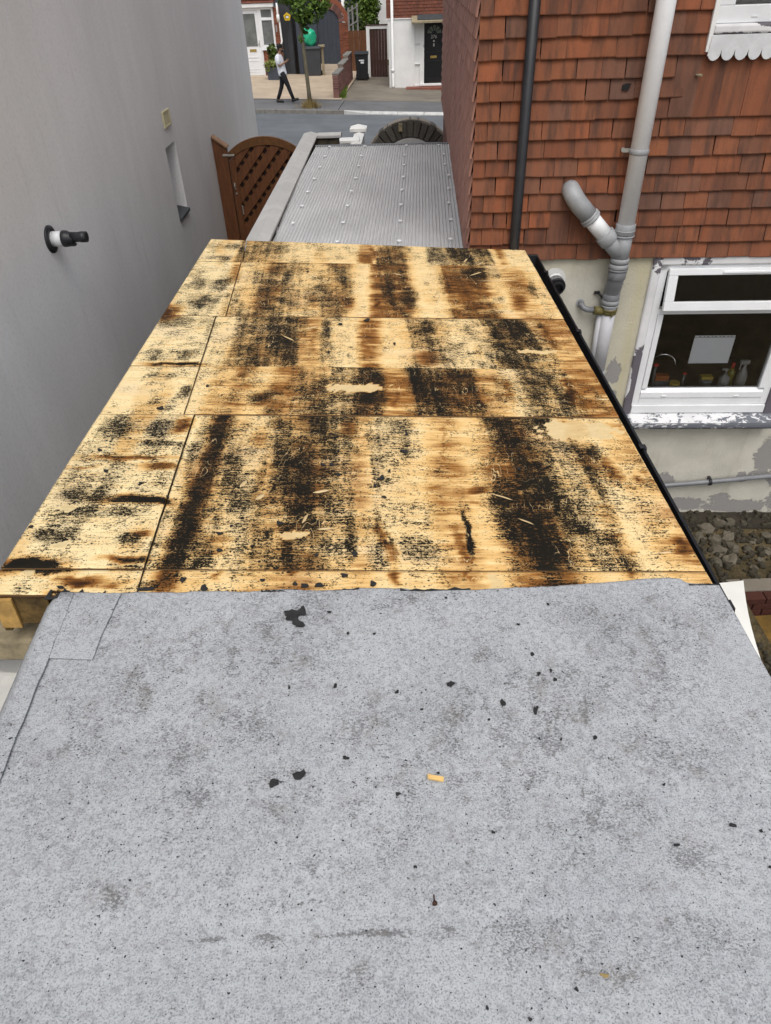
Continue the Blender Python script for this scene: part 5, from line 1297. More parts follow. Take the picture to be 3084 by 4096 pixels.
for s_ in (-1, 1):
    for r in range(5):
        x0, x1 = (.57, .99) if s_ > 0 else (-.99, -.57)
        m = MB(); m.box(x0, x1, -.17, .17, -.9 + .18 * r, -.9 + .18 * r + .172); obj('jamb_stone', m, MAT['stone'], sa, .01)
m = MB(); m.ball((-1.06, 0, .2), .14, 10, 7, sc=(1.3, 1, .7), jit=.12); obj('shoulder_stone', m, MAT['stone'], sa)
m = MB(); m.box(-.24, -.16, -.20, -.171, .78, .93); obj('stained_stone', m, MAT['sandstone'], sa, .01)
# white gate pier with stepped coping
gp = thing('gate_pier', 'white painted gate pier with stepped coping slabs', 'gate pier', (-.25, 15.0, 0), R(-3))
m = MB(); m.box(-.075, .105, -.1, .12, -.2, 1.86); obj('pier', m, MAT['white_paint'], gp, .006)
m = MB(); m.add([(-.16, -.15, 1.86), (.16, -.15, 1.86), (.16, .17, 1.86), (-.16, .17, 1.86), (-.16, -.15, 1.915), (.16, -.15, 1.915), (.16, .17, 1.915), (-.16, .17, 1.915), (0, .01, 1.975)], [(3, 2, 1, 0), (0, 1, 5, 4), (1, 2, 6, 5), (2, 3, 7, 6), (3, 0, 4, 7), (4, 5, 8), (5, 6, 8), (6, 7, 8), (7, 4, 8)]); obj('pier_cap', m, MAT['white_paint'], gp, .004)
m = MB(); m.box(-.05, .09, -1.6, -.1, -.2, 1.80); obj('low_wall', m, MAT['white_paint'], gp, .006)
m = MB(); m.prism([(-.08, 1.80), (.115, 1.80), (.115, 1.83), (.02, 1.86), (-.08, 1.83)], -1.15, -.11, 'y'); obj('wall_coping', m, MAT['white_paint'], gp, .004)
m = MB(); m.add([(-.30, -1.05, 1.83), (.07, -1.05, 1.83), (.07, -.75, 1.83), (-.30, -.75, 1.83), (-.30, -1.05, 1.875), (.07, -1.05, 1.875), (.07, -.75, 1.875), (-.30, -.75, 1.875), (-.1, -.9, 1.905)], [(3, 2, 1, 0), (0, 1, 5, 4), (1, 2, 6, 5), (2, 3, 7, 6), (3, 0, 4, 7), (4, 5, 8), (5, 6, 8), (6, 7, 8), (7, 4, 8)]); obj('end_cap', m, MAT['white_paint'], gp, .004)
m = MB(); m.box(-.24, .0, -1.0, -.8, -.2, 1.83); obj('end_pier', m, MAT['white_paint'], gp, .006)

# ---------------------------------------------------------------- ground, road, pavement
G = .033                                  # street falls to the right
SA_ = R(-4.5)
sdx, sdy = math.cos(SA_), math.sin(SA_)
def spt(u, v, z):                         # street frame: u along, v across (away), origin on far kerb line
    x, y = u * sdx - v * sdy, 26.85 + u * sdy + v * sdx
    return (x, y, z - G * x)
def ground_z(x, y):
    t = min(1, max(0, (y - 7) / 11.0))
    return -.17 * (1 - t) + t * (.42 - G * max(-25, min(25, x)))
gx = [-140, -60, -25, -12, -8, -5, -3.4, -2.35, -1.5, -.5, .5, 1.5, 2.5, 3.15, 3.80, 4.2, 5, 7, 12, 25, 60, 140]
gy = [-140, -60, -20, -8, -3, 0, 1.5, 2.5, 3.0, 3.42, 4.26, 4.8, 5.4, 6, 7, 8, 9.5, 11, 13, 15, 17, 18.3]
def gz(x, y): return ground_z(x, y) - .004
m = MB(); vs_ = [(x, y, gz(x, y)) for y in gy for x in gx]; n = len(gx)
fs = [(j * n + i, j * n + i + 1, (j + 1) * n + i + 1, (j + 1) * n + i) for j in range(len(gy) - 1) for i in range(n - 1) if not (gx[i] == 3.15 and gy[j] == 3.42)]
m.add(vs_, fs); struct('ground', m, MAT['earth'])
def street_sheet(name, v0, v1, z0, mat, u0=-140, u1=140, z1=None):
    m = MB(); us = [u0 + (u1 - u0) * k / 24 for k in range(25)]
    z1 = z0 if z1 is None else z1
    m.add([spt(u, v0, z0) for u in us] + [spt(u, v1, z1) for u in us], [(k, k + 1, 26 + k, 25 + k) for k in range(24)])
    return struct(name, m, MAT[mat])
street_sheet('road', -7.2, .0, .40, 'road')
street_sheet('near_pavement', -9.2, -7.2, .50, 'pave')
pv = street_sheet('pavement', .12, 2.45, .50, 'pave', -140, -1.15)
pv2 = street_sheet('pavement_crossing', .12, 2.45, .488, 'pave', -1.14, 140)
street_sheet('forecourt_paving', 2.57, 14.5, .50, 'paving', -140, -1.3, .56)
street_sheet('concrete_drive', 2.46, 14.5, .49, 'concrete', -1.29, 140, .5)
street_sheet('back_ground', 14.5, 300, .46, 'earth')
street_sheet('edging', 2.45, 2.57, .506, 'charcoal', -140, -1.3)
# kerb stones: raised on the left, a flush pale dropped kerb on the right
u = -8.2
k = 0
while u < 6:
    w = .91
    dropped = u > -.75
    z0, z1 = (.38, .515) if not dropped else (.38, .43)
    if -1.7 < u <= -.75: z1a, z1b = .515, .43
    else: z1a = z1b = z1
    m = MB(); a, b = u + .004, u + w - .004
    m.add([spt(a, -.01, z0), spt(b, -.01, z0), spt(b, .115, z0), spt(a, .115, z0), spt(a, -.01, z1a), spt(b, -.01, z1b), spt(b, .115, .495 if z1b < .5 else z1b), spt(a, .115, .495 if z1a < .5 else z1a)],
          [(0, 3, 2, 1), (4, 5, 6, 7), (0, 1, 5, 4), (1, 2, 6, 5), (2, 3, 7, 6), (3, 0, 4, 7)])
    obj('kerb_stone', m, MAT['kerb_white'] if u > -1.7 else MAT['kerb'], pv, .008)
    u += w
m = MB(); m.prism([(-7.16, 0), (-6.9, 0), (-6.9, .1), (-7.16, .1)], 0, .1, 'y')

# ---------------------------------------------------------------- far house on the left
MAT['obscure'] = plain('dim_door_glass', (.16, .17, .165), .2, .3, 2, .0, spec=.6)
MAT['brass'] = plain('brass', (.42, .3, .09), .35, .1, 9, 0, metal=.6)
MAT['grey_plastic'] = plain('grey_plastic', (.3, .29, .28), .5, .1, 9, 0)
lh = thing('far_brick_house', 'brick house with white plastic front door across the road', 'house', (0, 36.3, 0), R(-3))
def brick_wall(par, x0, x1, z0, z1, y, bw=.22, bh=.075, gap=.012, matn='brick', depth=.05, arch_cut=None):
    m = MB(); m.box(x0, x1, y + .008, y + .2, z0, z1); obj('mortar_bed', m, MAT['mortar'], par)
    me = {}
    r = 0; z = z0
    bm_ = MB()
    while z < z1 - .01:
        x = x0 - (bw / 2 if r % 2 else 0)
        h = min(bh, z1 - z) - gap
        while x < x1:
            a, b = max(x, x0), min(x + bw - gap, x1)
            if b - a > .02 and (arch_cut is None or not arch_cut((a + b) / 2, z + h / 2)):
                key = (round(b - a, 2), round(h, 3), matn)
                if key not in me:
                    q = MB(); q.box(0, key[0], 0, depth, 0, key[1]); me[key] = q.mesh('brick'); me[key].materials.append(MAT[matn])
                obj('brick', me[key], None, par, loc=(a, y - .004 + rnd.uniform(-.003, .003), z))
            x += bw
        z += bh; r += 1
# door set
m = MB(); m.box(-5.75, -5.66, .0, .12, .67, 3.15); m.box(-4.74, -4.66, .0, .12, .67, 3.15); m.box(-5.6595, -4.7405, 0, .12, 3.06, 3.15)
obj('door_frame', m, MAT['upvc'], lh, .01)
m = MB(); m.box(-5.655, -4.745, .03, .08, .70, 3.055); dr = obj('front_door', m, MAT['upvc'], lh, .004)
m = MB(); m.box(-5.42, -4.86, .022, .029, 1.78, 2.95); obj('pane', m, MAT['obscure'], dr)
m = MB(); m.box(-5.25, -4.95, .02, .029, 1.58, 1.68); obj('letter_plate', m, MAT['brass'], dr)
for z0, z1 in ((1.36, 1.40), (1.24, 1.27), (.92, .95), (.83, .86)):
    m = MB(); m.box(-5.5 + (1.4 - z1) * .15, -4.9, .016, .029, z0, z1); obj('door_moulding', m, MAT['upvc'], dr, .006)
m = MB(); m.box(-4.80, -4.775, .005, .029, 1.75, 2.0); m.box(-4.88, -4.775, -.01, .004, 1.86, 1.885); obj('door_handle', m, MAT['zinc'], dr)
m = MB(); m.box(-4.6595, -4.05, 0, .1, 1.68, 1.82); m.box(-4.6595, -4.05, 0, .1, 2.70, 2.80); m.box(-4.6595, -4.05, 0, .1, 3.08, 3.15); m.box(-4.6595, -4.58, 0, .1, 1.8205, 2.6995); m.box(-4.13, -4.05, 0, .1, 1.8205, 2.6995); m.box(-4.6595, -4.58, 0, .1, 2.8005, 3.0795); m.box(-4.13, -4.05, 0, .1, 2.8005, 3.0795)
sl_ = obj('side_window', m, MAT['upvc'], lh, .006)
for z0, z1 in ((1.8205, 2.6995), (2.8005, 3.0795)):
    m = MB(); m.box(-4.58, -4.13, .04, .05, z0, z1); obj('pane', m, MAT['obscure'], sl_)
m = MB(); m.box(-4.70, -3.98, -.05, .02, 1.63, 1.677); obj('window_sill', m, MAT['upvc'], lh, .006)
m = MB(); m.box(-6.6, -4.0, -.12, .1, 3.16, 3.30); obj('lintel', m, MAT['white_paint'], lh, .01)
m = MB(); m.box(-5.72, -4.60, -.15, .1, .55, .67); obj('door_step', m, MAT['charcoal'], lh, .01)
for r in range(3):
    x = -6.6
    while x < -4.0:
        m = MB(); m.prism([(-.16 + .07 * r, 3.32 + .1 * r), (-.14 + .07 * r, 3.31 + .1 * r), (.06 + .07 * r, 3.44 + .1 * r), (.04 + .07 * r, 3.45 + .1 * r)], x, x + .16, 'x'); obj('roof_tile', m, MAT['tile_far'], lh); x += .165
m = MB(); m.box(-6.6, -4.0, .1, .5, 3.30, 6.5); m.box(-6.6, -5.76, .02, .3, .5, 3.16); obj('wall', m, MAT['brick'], lh)
brick_wall(lh, -4.66, -4.045, .60, 1.625, .03)
brick_wall(lh, -4.045, -3.80, .60, 3.155, .03)
m = MB(); m.box(-4.0, -3.93, -.01, .025, 2.27, 2.52); obj('door_intercom', m, MAT['grey_plastic'], lh, .006)
wp = thing('rain_pipe', 'thin white rainwater pipe on far brick house', 'downpipe', (-3.76, 36.15, 0))
m = MB(); m.tube([(-.05, 0, 3.3), (-.05, 0, 2.95), (.0, 0, 2.6), (.02, 0, 1.95), (-.03, -.05, 1.85)], .04, 10); obj('pipe', m, MAT['white_paint'], wp)
m = MB(); m.tube([(-.05, 0, 2.9), (-.03, 0, 2.65)], .065, 10); obj('socket', m, MAT['white_paint'], wp)
# charcoal boarded bay
bay = thing('charcoal_bay', 'charcoal boarded side bay between brick house and arched door', 'building', (0, 36.9, 0), R(-3))
m = MB(); m.box(-3.83, -2.25, .02, .5, .5, 5.5); obj('wall', m, MAT['charcoal'], bay)
for k, (a, b) in enumerate(((-3.83, -3.60), (-3.595, -3.365), (-3.17, -2.97), (-2.965, -2.75), (-2.745, -2.5), (-2.495, -2.25))):
    m = MB(); m.box(a, b, -.005, .018, .58, 5.4); obj('cladding_board', m, MAT['charcoal'] if k < 2 else MAT['slate_blue'], bay, .004)
for x in (-3.30, -3.22):
    m = MB(); m.tube([(x, -.03, .6), (x, -.03, 5.4)], .035, 10); obj('black_pipe', m, MAT['black'], bay)
m = MB(); m.box(-2.72, -2.60, -.03, -.006, 1.2, 1.26); obj('handle', m, MAT['zinc'], bay)
al = thing('alarm_box', 'yellow pentagon alarm box on charcoal boards', 'alarm box', (-3.48, 36.83, 2.78))
m = MB(); m.prism([(.17 * math.sin(2 * math.pi * k / 5 + math.pi), .165 * math.cos(2 * math.pi * k / 5 + math.pi) * -1) for k in range(5)], -.06, .02, 'y'); 
MAT['alarm'] = plain('alarm_yellow', (.62, .42, .015), .4, .05, 3, 0)
obj('housing', m, MAT['alarm'], al, .015)
m = MB(); m.box(-.075, .075, -.066, -.061, -.045, .05); obj('badge', m, MAT['charcoal'], al)
m = MB(); m.box(-.05, .065, -.07, -.067, -.035, .03); obj('badge_print', m, MAT['paper'], al)

# ---------------------------------------------------------------- brick arch with slate blue door
ba = thing('brick_archway', 'red brick archway around a slate blue arched door', 'archway', (0, 41.0, 0), R(-3))
ACX, ACZ, AR = -1.94, 2.33, .53
m = MB(); pl = [(-2.46, .5), (-1.42, .5)] + [(ACX + .52 * math.cos(math.pi * k / 16), ACZ + .52 * math.sin(math.pi * k / 16)) for k in range(17)]
m.prism(pl, .05, .12, 'y'); ad = obj('arched_door', m, MAT['slate_blue'], ba)
for k in range(5):
    x = -2.36 + .2 * k
    zt = ACZ + math.sqrt(max(0, .5 ** 2 - (x + .1 - ACX) ** 2)) - .03
    m = MB(); m.box(x, x + .19, .035, .049, .6, zt); obj('door_board', m, MAT['slate_blue'], ad, .004)
for k in range(15):
    a0, a1 = math.pi * k / 15 + .01, math.pi * (k + 1) / 15 - .01
    q = [(ACX + r_ * math.cos(a), ACZ + r_ * math.sin(a)) for r_, a in ((.535, a0), (.80, a0), (.80, a1), (.535, a1))]
    m = MB(); m.prism(q, -.02, .1, 'y'); obj('arch_brick', m, MAT['brick_purple'], ba)
brick_wall(ba, -1.40, -.93, .5, 2.3, .0)
brick_wall(ba, -2.72, -2.48, .5, 2.3, .0)
m = MB(); m.prism([(-2.72, 2.31), (-2.46, 2.31)] + [(ACX + .81 * math.cos(math.pi * (1 - k / 10)), ACZ + .81 * math.sin(math.pi * (1 - k / 10))) for k in range(0, 11)] + [(-.93, 2.31), (-.93, 2.6), (-1.3, 3.1), (-1.6, 3.25), (-2.72, 3.25)], .06, .2, 'y'); obj('spandrel', m, MAT['brick'], ba)

# ---------------------------------------------------------------- bins, bag, planter, bushes
def wheelie(name, label, loc, w, d, h, body, lid, stickers=False, rz=0, post=False):
    t = thing(name, label, 'bin', loc, rz)
    m = MB(); m.add([(-w * .43, -d * .42, .05), (w * .43, -d * .42, .05), (w * .43, d * .42, .05), (-w * .43, d * .42, .05), (-w / 2, -d / 2, h * .9), (w / 2, -d / 2, h * .9), (w / 2, d / 2, h * .9), (-w / 2, d / 2, h * .9)],
                    [(0, 3, 2, 1), (4, 5, 6, 7), (0, 1, 5, 4), (1, 2, 6, 5), (2, 3, 7, 6), (3, 0, 4, 7)])
    obj('body', m, MAT[body], t, .02)
    m = MB(); m.prism([(-d * .56, h * .9), (d * .52, h * .9), (d * .5, h * .99), (-d * .35, h), (-d * .56, h * .95)], -w * .54, w * .54, 'x'); obj('lid', m, MAT[lid], t, .015)
    m = MB(); m.tube([(-w * .4, d * .55, h * .92), (w * .4, d * .55, h * .92)], .018, 8); obj('handle', m, MAT[lid], t)
    for s in (-1, 1):
        m = MB(); m.tube([(s * w * .42, d * .4, .1), (s * w * .5, d * .4, .1)], .1, 14); obj('wheel', m, MAT['black_matt'], t)
    if stickers:
        m = MB(); m.box(-.12, .10, -d / 2 - .004, -d / 2 + .03, h * .69, h * .73); obj('sticker', m, MAT['paper'], t)
        m = MB(); m.box(-.05, .09, -d / 2 - .002, -d / 2 + .03, h * .60, h * .67); obj('sticker', m, MAT['paper'], t)
    return t
wheelie('wheelie_bin', 'large dark grey bin in front of charcoal boards under green bag', (-2.46, 36.68, .57), .66, .6, 1.15, 'charcoal', 'charcoal')
wheelie('wheelie_bin', 'black wheelie bin with white stickers beside brown gate', (-.31, 35.4, .51), .56, .6, 1.04, 'black', 'black', True)
m = MB(); m.box(-.05, .05, -.05, .05, 0, 1.1); m.box(-.16, .12, -.15, .12, 1.1, 1.18)
tag(obj('wooden_post', m, MAT['sandstone'], None, .01, loc=(-2.05, 36.62, .57)), 'weathered wooden post with flat cap beside the large grey bin', 'post')
MAT['bag'] = plain('green_plastic_bag', (.01, .38, .2), .3, .2, 6, .4, 14, spec=.6)
rg = random.Random(11)
m = MB(); m.ball((0, 0, .3), .33, 16, 11, sc=(.9, .8, 1.05), jit=.15, rg=rg)
bgt = thing('rubbish_bag', 'shiny green rubbish bag standing on the grey bin', 'bag', (-2.56, 36.68, 1.72))
o = obj('bag_body', m, MAT['bag'], bgt); s = o.modifiers.new('s', 'SUBSURF'); s.levels = 1; s.render_levels = 2
for p in o.data.polygons: p.use_smooth = True
m = MB(); m.tube([(-.1, 0, .55), (-.22, 0, .62), (-.30, 0, .60)], [.07, .04, .06], 8); obj('knot', m, MAT['bag'], bgt)
def leaf_cloud(rg, c, rad, n, s, shape=1.0):
    m = MB()
    for _ in range(n):
        while True:
            p = Vector((rg.uniform(-1, 1), rg.uniform(-1, 1), rg.uniform(-1, 1)))
            if .25 < p.length < 1: break
        q = Vector((c[0] + p.x * rad[0], c[1] + p.y * rad[1], c[2] + p.z * rad[2]))
        a = Vector((rg.gauss(0, 1), rg.gauss(0, 1), rg.gauss(0, .7))).normalized() * s * rg.uniform(.6, 1.3)
        b = a.cross(Vector((rg.gauss(0, 1), rg.gauss(0, 1), rg.gauss(0, 1)))).normalized() * s * .5 * rg.uniform(.6, 1.2)
        m.add([q - a, q + b, q + a, q - b], [(0, 1, 2, 3)])
    return m
def merge(*ms):
    r = MB()
    for q in ms: r.add(q.v, q.f)
    return r
rg = random.Random(21)
plt = thing('planter', 'square slate grey planter with leafy plants by the front door', 'planter', (-4.13, 35.2, .63), R(-3))
m = MB(); m.add([(-.22, -.22, 0), (.22, -.22, 0), (.22, .22, 0), (-.22, .22, 0), (-.26, -.26, .5), (.26, -.26, .5), (.26, .26, .5), (-.26, .26, .5)], [(0, 3, 2, 1), (4, 5, 6, 7), (0, 1, 5, 4), (1, 2, 6, 5), (2, 3, 7, 6), (3, 0, 4, 7)]); obj('pot', m, MAT['slate_blue'], plt, .01)
obj('low_foliage', merge(leaf_cloud(rg, (0, -.05, .58), (.36, .3, .16), 260, .09), leaf_cloud(rg, (-.2, -.1, .45), (.16, .2, .2), 120, .08)), MAT['leaf_pale'], plt)
obj('tall_foliage', leaf_cloud(rg, (.02, .1, .98), (.24, .22, .36), 260, .09), MAT['leaf_dark'], plt)

# ---------------------------------------------------------------- low brick wall between the drives
lw = thing('low_brick_wall', 'low stepped brick wall with grey coping between the two drives', 'wall')
P0_, P1_ = Vector((-1.27, 29.95)), Vector((-.83, 35.4))
dv = P1_ - P0_; Lw = dv.length; dv.normalize()
LM = Matrix(((dv.x, dv.y, 0, P0_.x), (dv.y, -dv.x, 0, P0_.y), (0, 0, 1, 0), (0, 0, 0, 1)))
me_b = {}
for s0, s1, zt in ((0, 1.9, 1.27), (1.9, 3.9, 1.40), (3.9, Lw, 1.52)):
    m = MB(); m.box(s0, s1, -.092, .092, .3, zt - .005); o = obj('core', m, MAT['mortar'], lw); o.matrix_local = LM
    z = .5; r = 0
    while z < zt - .03:
        x = s0 - (.11 if r % 2 else 0)
        while x < s1 - .02:
            a, b = max(x, s0), min(x + .218, s1)
            if b - a > .03:
                key = round(b - a, 2)
                if key not in me_b:
                    q = MB(); q.box(0, key - .012, -.104, .104, 0, .065); me_b[key] = q.mesh('brick'); me_b[key].materials.append(MAT['brick_purple'])
                o = obj('brick', me_b[key], None, lw); o.matrix_local = LM @ Matrix.Translation((a - (.006 if a == s0 == 0 else 0), 0, z))
            x += .23
        z += .077; r += 1
    m = MB(); m.box(s0 + .02, s1 - .02, -.125, .125, zt + .0, zt + .05); o = obj('coping', m, MAT['kerb'], lw, .01); o.matrix_local = LM
rg = random.Random(5)
m = MB()
for k in range(260):
    t = rg.random(); c = P0_ + dv * (t * 2.6) + Vector((.12 + rg.random() * .22 * (1 - t), 0))
    h = rg.uniform(.05, .2); a = rg.uniform(0, 6.28); e = Vector((math.cos(a), math.sin(a), 0)) * .03
    q = Vector((c.x, c.y, .49 - G * c.x)); tp = q + Vector((rg.uniform(-.08, .08), rg.uniform(-.08, .08), h))
    m.add([q - e, q + e, tp], [(0, 1, 2)])
tag(stuff(obj('weeds', m, MAT['moss'])), 'bright green weeds growing along the foot of low brick wall', 'weeds')

# ---------------------------------------------------------------- behind the low wall: fence, gate, back planting
fe = thing('brown_fence_panel', 'dark brown board fence behind the black wheelie bin', 'fence', (-.43, 38.3, .5), R(-3))
for k in range(8):
    m = MB(); m.box(-.47 + .12 * k, -.47 + .12 * k + .113, -.01, .012, 0, 1.62); obj('fence_board', m, MAT['gate'], fe, .003)
m = MB(); m.box(-.49, .5, .013, .05, 1.3, 1.38); obj('rail', m, MAT['gate'], fe)
bgte = thing('side_gate', 'tall dark brown boarded gate in white frame beside white house', 'gate', (.4, 36.5, .46), R(-3))
MAT['gate_dark'] = plain('dark_brown_boards', (.055, .022, .016), .6, .3, 5, .2, 30, vec=(6, 6, 1))
for k in range(6):
    m = MB(); m.box(-.325 + .126 * k, -.325 + .126 * k + .12, -.01, .02, .03, 1.79); obj('gate_board', m, MAT['gate_dark'], bgte, .003)
m = MB(); m.box(-.48, -.335, -.06, .06, 0, 1.92); obj('gate_post', m, MAT['white_paint'], bgte, .008)
m = MB(); m.box(-.334, .44, -.05, .05, 1.80, 1.92); obj('lintel', m, MAT['white_paint'], bgte, .008)
m = MB(); m.box(-.48, .46, -.08, .08, 1.921, 1.96); obj('cap_rail', m, MAT['gate_dark'], bgte)
tr = thing('trellis_fence', 'grey open railing fence beyond the brick archway', 'fence', (-.68, 40, 0), R(35))
for x in (-.25, -.02, .25):
    m = MB(); m.box(x - .03, x + .03, -.03, .03, .5, 3.0 + .3 * x); obj('post', m, MAT['grey_plastic'], tr)
for z in (2.3, 2.85):
    m = MB(); m.prism([(-.25, z - .1), (.25, z + .08), (.25, z + .13), (-.25, z - .05)], -.05, -.031, 'y'); obj('rail', m, MAT['grey_plastic'], tr)
rg = random.Random(31)
sh = thing('climbing_shrub', 'dark green leafy shrub hanging over the side gate', 'shrub', (.1, 40.6, .5))
obj('foliage', merge(leaf_cloud(rg, (-.05, 0, 2.4), (.5, .5, .85), 900, .1), leaf_cloud(rg, (.1, -.6, 1.75), (.22, .3, .45), 220, .09), leaf_cloud(rg, (.3, -.2, 2.5), (.3, .4, .4), 200, .08)), MAT['leaf'], sh)
m = MB(); m.tube([(0, 0, 0), (.02, .05, 1.2), (-.05, .02, 2.5)], [.06, .05, .02], 8); obj('stem', m, MAT['gate_dark'], sh)
dsh = thing('evergreen_shrub', 'dark evergreen mass behind the leafy shrub', 'shrub', (-.3, 43, .5))
obj('foliage', leaf_cloud(rg, (0, 0, 1.9), (.9, .6, 1.6), 900, .13), MAT['leaf_dark'], dsh)
m = MB(); m.tube([(0, 0, 0), (0, 0, 2.2)], [.08, .03], 8); obj('stem', m, MAT['gate_dark'], dsh)
m = MB(); m.box(-.6, 5, 0, .3, 0, 5); tag(obj('white_back_wall', m, MAT['house_white'], loc=(1.0, 44.5, .4)), 'plain white wall seen behind the climbing shrub', 'wall')
bh = thing('blue_back_house', 'dark blue boarded wall far behind the brick archway', 'building', (-2.4, 45, .4))
m = MB(); m.box(-3.5, 2.0, 0, 3, 0, 6); obj('wall', m, MAT['slate_blue'], bh)
for k in range(22):
    m = MB(); m.box(-3.5, 2.0, -.03, -.002, .22 * k + .02, .22 * k + .225); obj('weatherboard', m, MAT['slate_blue'], bh, .006)
m = MB(); m.tube([(0, 0, 0), (0, 0, 3.3)], .09, 12); o = thing('rain_pipe', 'white rainwater pipe rising behind the brick archway', 'downpipe', (-1.2, 43, .4)); obj('pipe', m, MAT['white_paint'], o)
m = MB(); m.tube([(0, 0, 1.9), (0, 0, 2.2)], [.1, .12], 12); obj('hopper', m, MAT['white_paint'], o)

# ---------------------------------------------------------------- white house on the far right
wh = thing('far_white_house', 'white rendered house with brown tile hanging across the road', 'house', (0, 33.0, 0), R(-3))
m = MB(); m.box(.81, 1.80, 0, 8, .40, 2.78); m.box(2.09, 2.17, 0, .3, .40, 2.78); m.box(3.05, 8, 0, 8, .40, 2.78); m.box(1.80, 2.09, 0, .3, 2.57, 2.78); m.box(2.17, 3.05, 0, .3, 2.66, 2.78); m.box(1.8, 2.09, 0, .3, .4, .52); m.box(2.17, 3.05, 0, .3, .4, .52); m.box(1.80, 3.05, .3, 8, .4, 2.78)
obj('wall', m, MAT['house_white'], wh)
m = MB(); m.box(.80, 8, .01, 8, 2.80, 5.6); obj('upper_wall', m, MAT['gate_dark'], wh)
ft_ = MB()
ftm = {}
for r in range(9):
    x = .74
    z = 2.77 + .105 * r
    while x < 4.2:
        w = .165 if not (r % 2 and x == .74) else .09
        if w not in ftm:
            q = MB(); q.add([(0, -.03, 0), (w - .006, -.03, 0), (w - .006, -.01, .13), (0, -.01, .13), (0, -.018, 0), (w - .006, -.018, 0), (w - .006, .0, .13), (0, .0, .13)], [(0, 1, 2, 3), (0, 4, 5, 1), (0, 3, 7, 4), (1, 5, 6, 2)]); ftm[w] = q.mesh('tile'); ftm[w].materials.append(MAT['tile_far'])
        obj('tile', ftm[w], None, wh, loc=(x, rnd.uniform(-.004, 0), z + rnd.uniform(-.004, .004)))
        x += w
m = MB(); m.box(.72, 8, -.035, .0, 2.74, 2.772); obj('drip_board', m, MAT['white_paint'], wh)
m = MB(); m.prism([(-.62, 2.62), (-.62, 2.68), (-.6, 2.70), (-.002, 2.84), (-.002, 2.78), (-.002, 2.60)], 1.72, 3.4, 'x'); cn = obj('canopy', m, MAT['sandstone'], wh, .006)
m = MB(); m.prism([(-.56, 2.715), (-.002, 2.845), (-.002, 2.875), (-.56, 2.74)], 1.95, 3.4, 'x'); obj('canopy_top', m, MAT['slate'], cn)
m = MB(); m.box(1.83, 2.06, .05, .07, .52, 2.57); sw = obj('side_light', m, MAT['house_white'], wh)
m = MB(); m.box(1.80, 1.84, -.02, .05, .52, 2.57); m.box(2.05, 2.09, -.02, .05, .52, 2.57); m.box(1.84, 2.05, -.01, .049, 1.93, 1.97); m.box(1.84, 2.05, -.01, .049, 1.24, 1.27); obj('side_light_frame', m, MAT['white_paint'], sw, .004)
m = MB(); m.box(2.17, 2.215, -.03, .1, .52, 2.66); m.box(3.01, 3.05, -.03, .1, .52, 2.66); m.box(2.2155, 3.0095, -.03, .1, 2.61, 2.66); obj('door_frame', m, MAT['white_paint'], wh, .006)
m = MB(); m.box(2.2155, 3.0095, .02, .07, .58, 2.61); bd = obj('front_door', m, MAT['black_gloss'], wh)
MAT['fan'] = plain('grey_green_fanlight', (.12, .14, .11), .3, .2, 4, 0)
for k in range(5):
    a0, a1 = math.pi * k / 5 + .08, math.pi * (k + 1) / 5 - .08
    q = [(2.62 + r_ * math.cos(a), 2.24 + r_ * 1.0 * math.sin(a)) for r_, a in ((.10, a0), (.28, a0), (.28, (a0 + a1) / 2), (.28, a1), (.10, a1))]
    m = MB(); m.prism(q, .012, .019, 'y'); obj('fanlight_pane', m, MAT['fan'], bd)
m = MB(); m.box(2.47, 2.72, .008, .019, 1.43, 1.51); obj('letter_plate', m, MAT['brass'], bd, .004)
m = MB(); m.ball((2.6, .0, 2.0), .04, 10, 7); m.box(2.575, 2.625, .0, .019, 1.82, 1.92); obj('knocker', m, MAT['zinc'], bd)
m = MB(); m.box(2.19, 2.21, -.05, -.031, 1.8, 1.9); obj('bell', m, MAT['grey_plastic'], bd)
cu = bpy.data.curves.new('house_number', 'FONT'); cu.body = '276'; cu.size = .16; cu.extrude = .004; cu.align_x = 'CENTER'
cu.materials.append(MAT['zinc'])
o = bpy.data.objects.new('number_text', cu); C.objects.link(o)
nme = bpy.data.meshes.new_from_object(o.evaluated_get(bpy.context.evaluated_depsgraph_get())); bpy.data.objects.remove(o)
o = obj('house_number', nme, MAT['zinc'], bd); o.location = (2.6, .012, 2.09); o.rotation_euler = (R(90), 0, 0)
for z0, z1, x0, x1 in ((1.62, 1.64, 2.3, 2.93), (1.33, 1.35, 2.3, 2.93), (.72, .74, 2.3, 2.93)):
    m = MB(); m.box(x0, x1, .012, .019, z0, z1); obj('door_moulding', m, MAT['black_gloss'], bd, .004)
m = MB(); m.box(2.05, 3.1, -.12, .02, .50, .575); obj('door_threshold', m, MAT['white_paint'], wh, .008)
MAT['red_step'] = plain('red_tiled_step', (.2, .07, .045), .8, .25, 5, .2, 40)
m = MB(); m.box(1.48, 3.2, -.55, -.01, .28, .485); obj('door_step', m, MAT['red_step'], wh, .012)
m = MB(); m.tube([(.96, -.09, 5.4), (.96, -.09, .55), (.97, -.13, .47)], .055, 12); o = thing('rain_pipe', 'white rainwater pipe on the corner of far white house', 'downpipe', (0, 33.0, 0), R(-3)); obj('pipe', m, MAT['white_paint'], o)
m = MB(); m.box(.88, 1.04, -.22, -.02, .40, .452); obj('gully', m, MAT['black_matt'], o)
m = MB(); m.tube([(.96, -.09, 1.0), (.96, -.09, 1.12)], .064, 12); obj('socket', m, MAT['white_paint'], o)

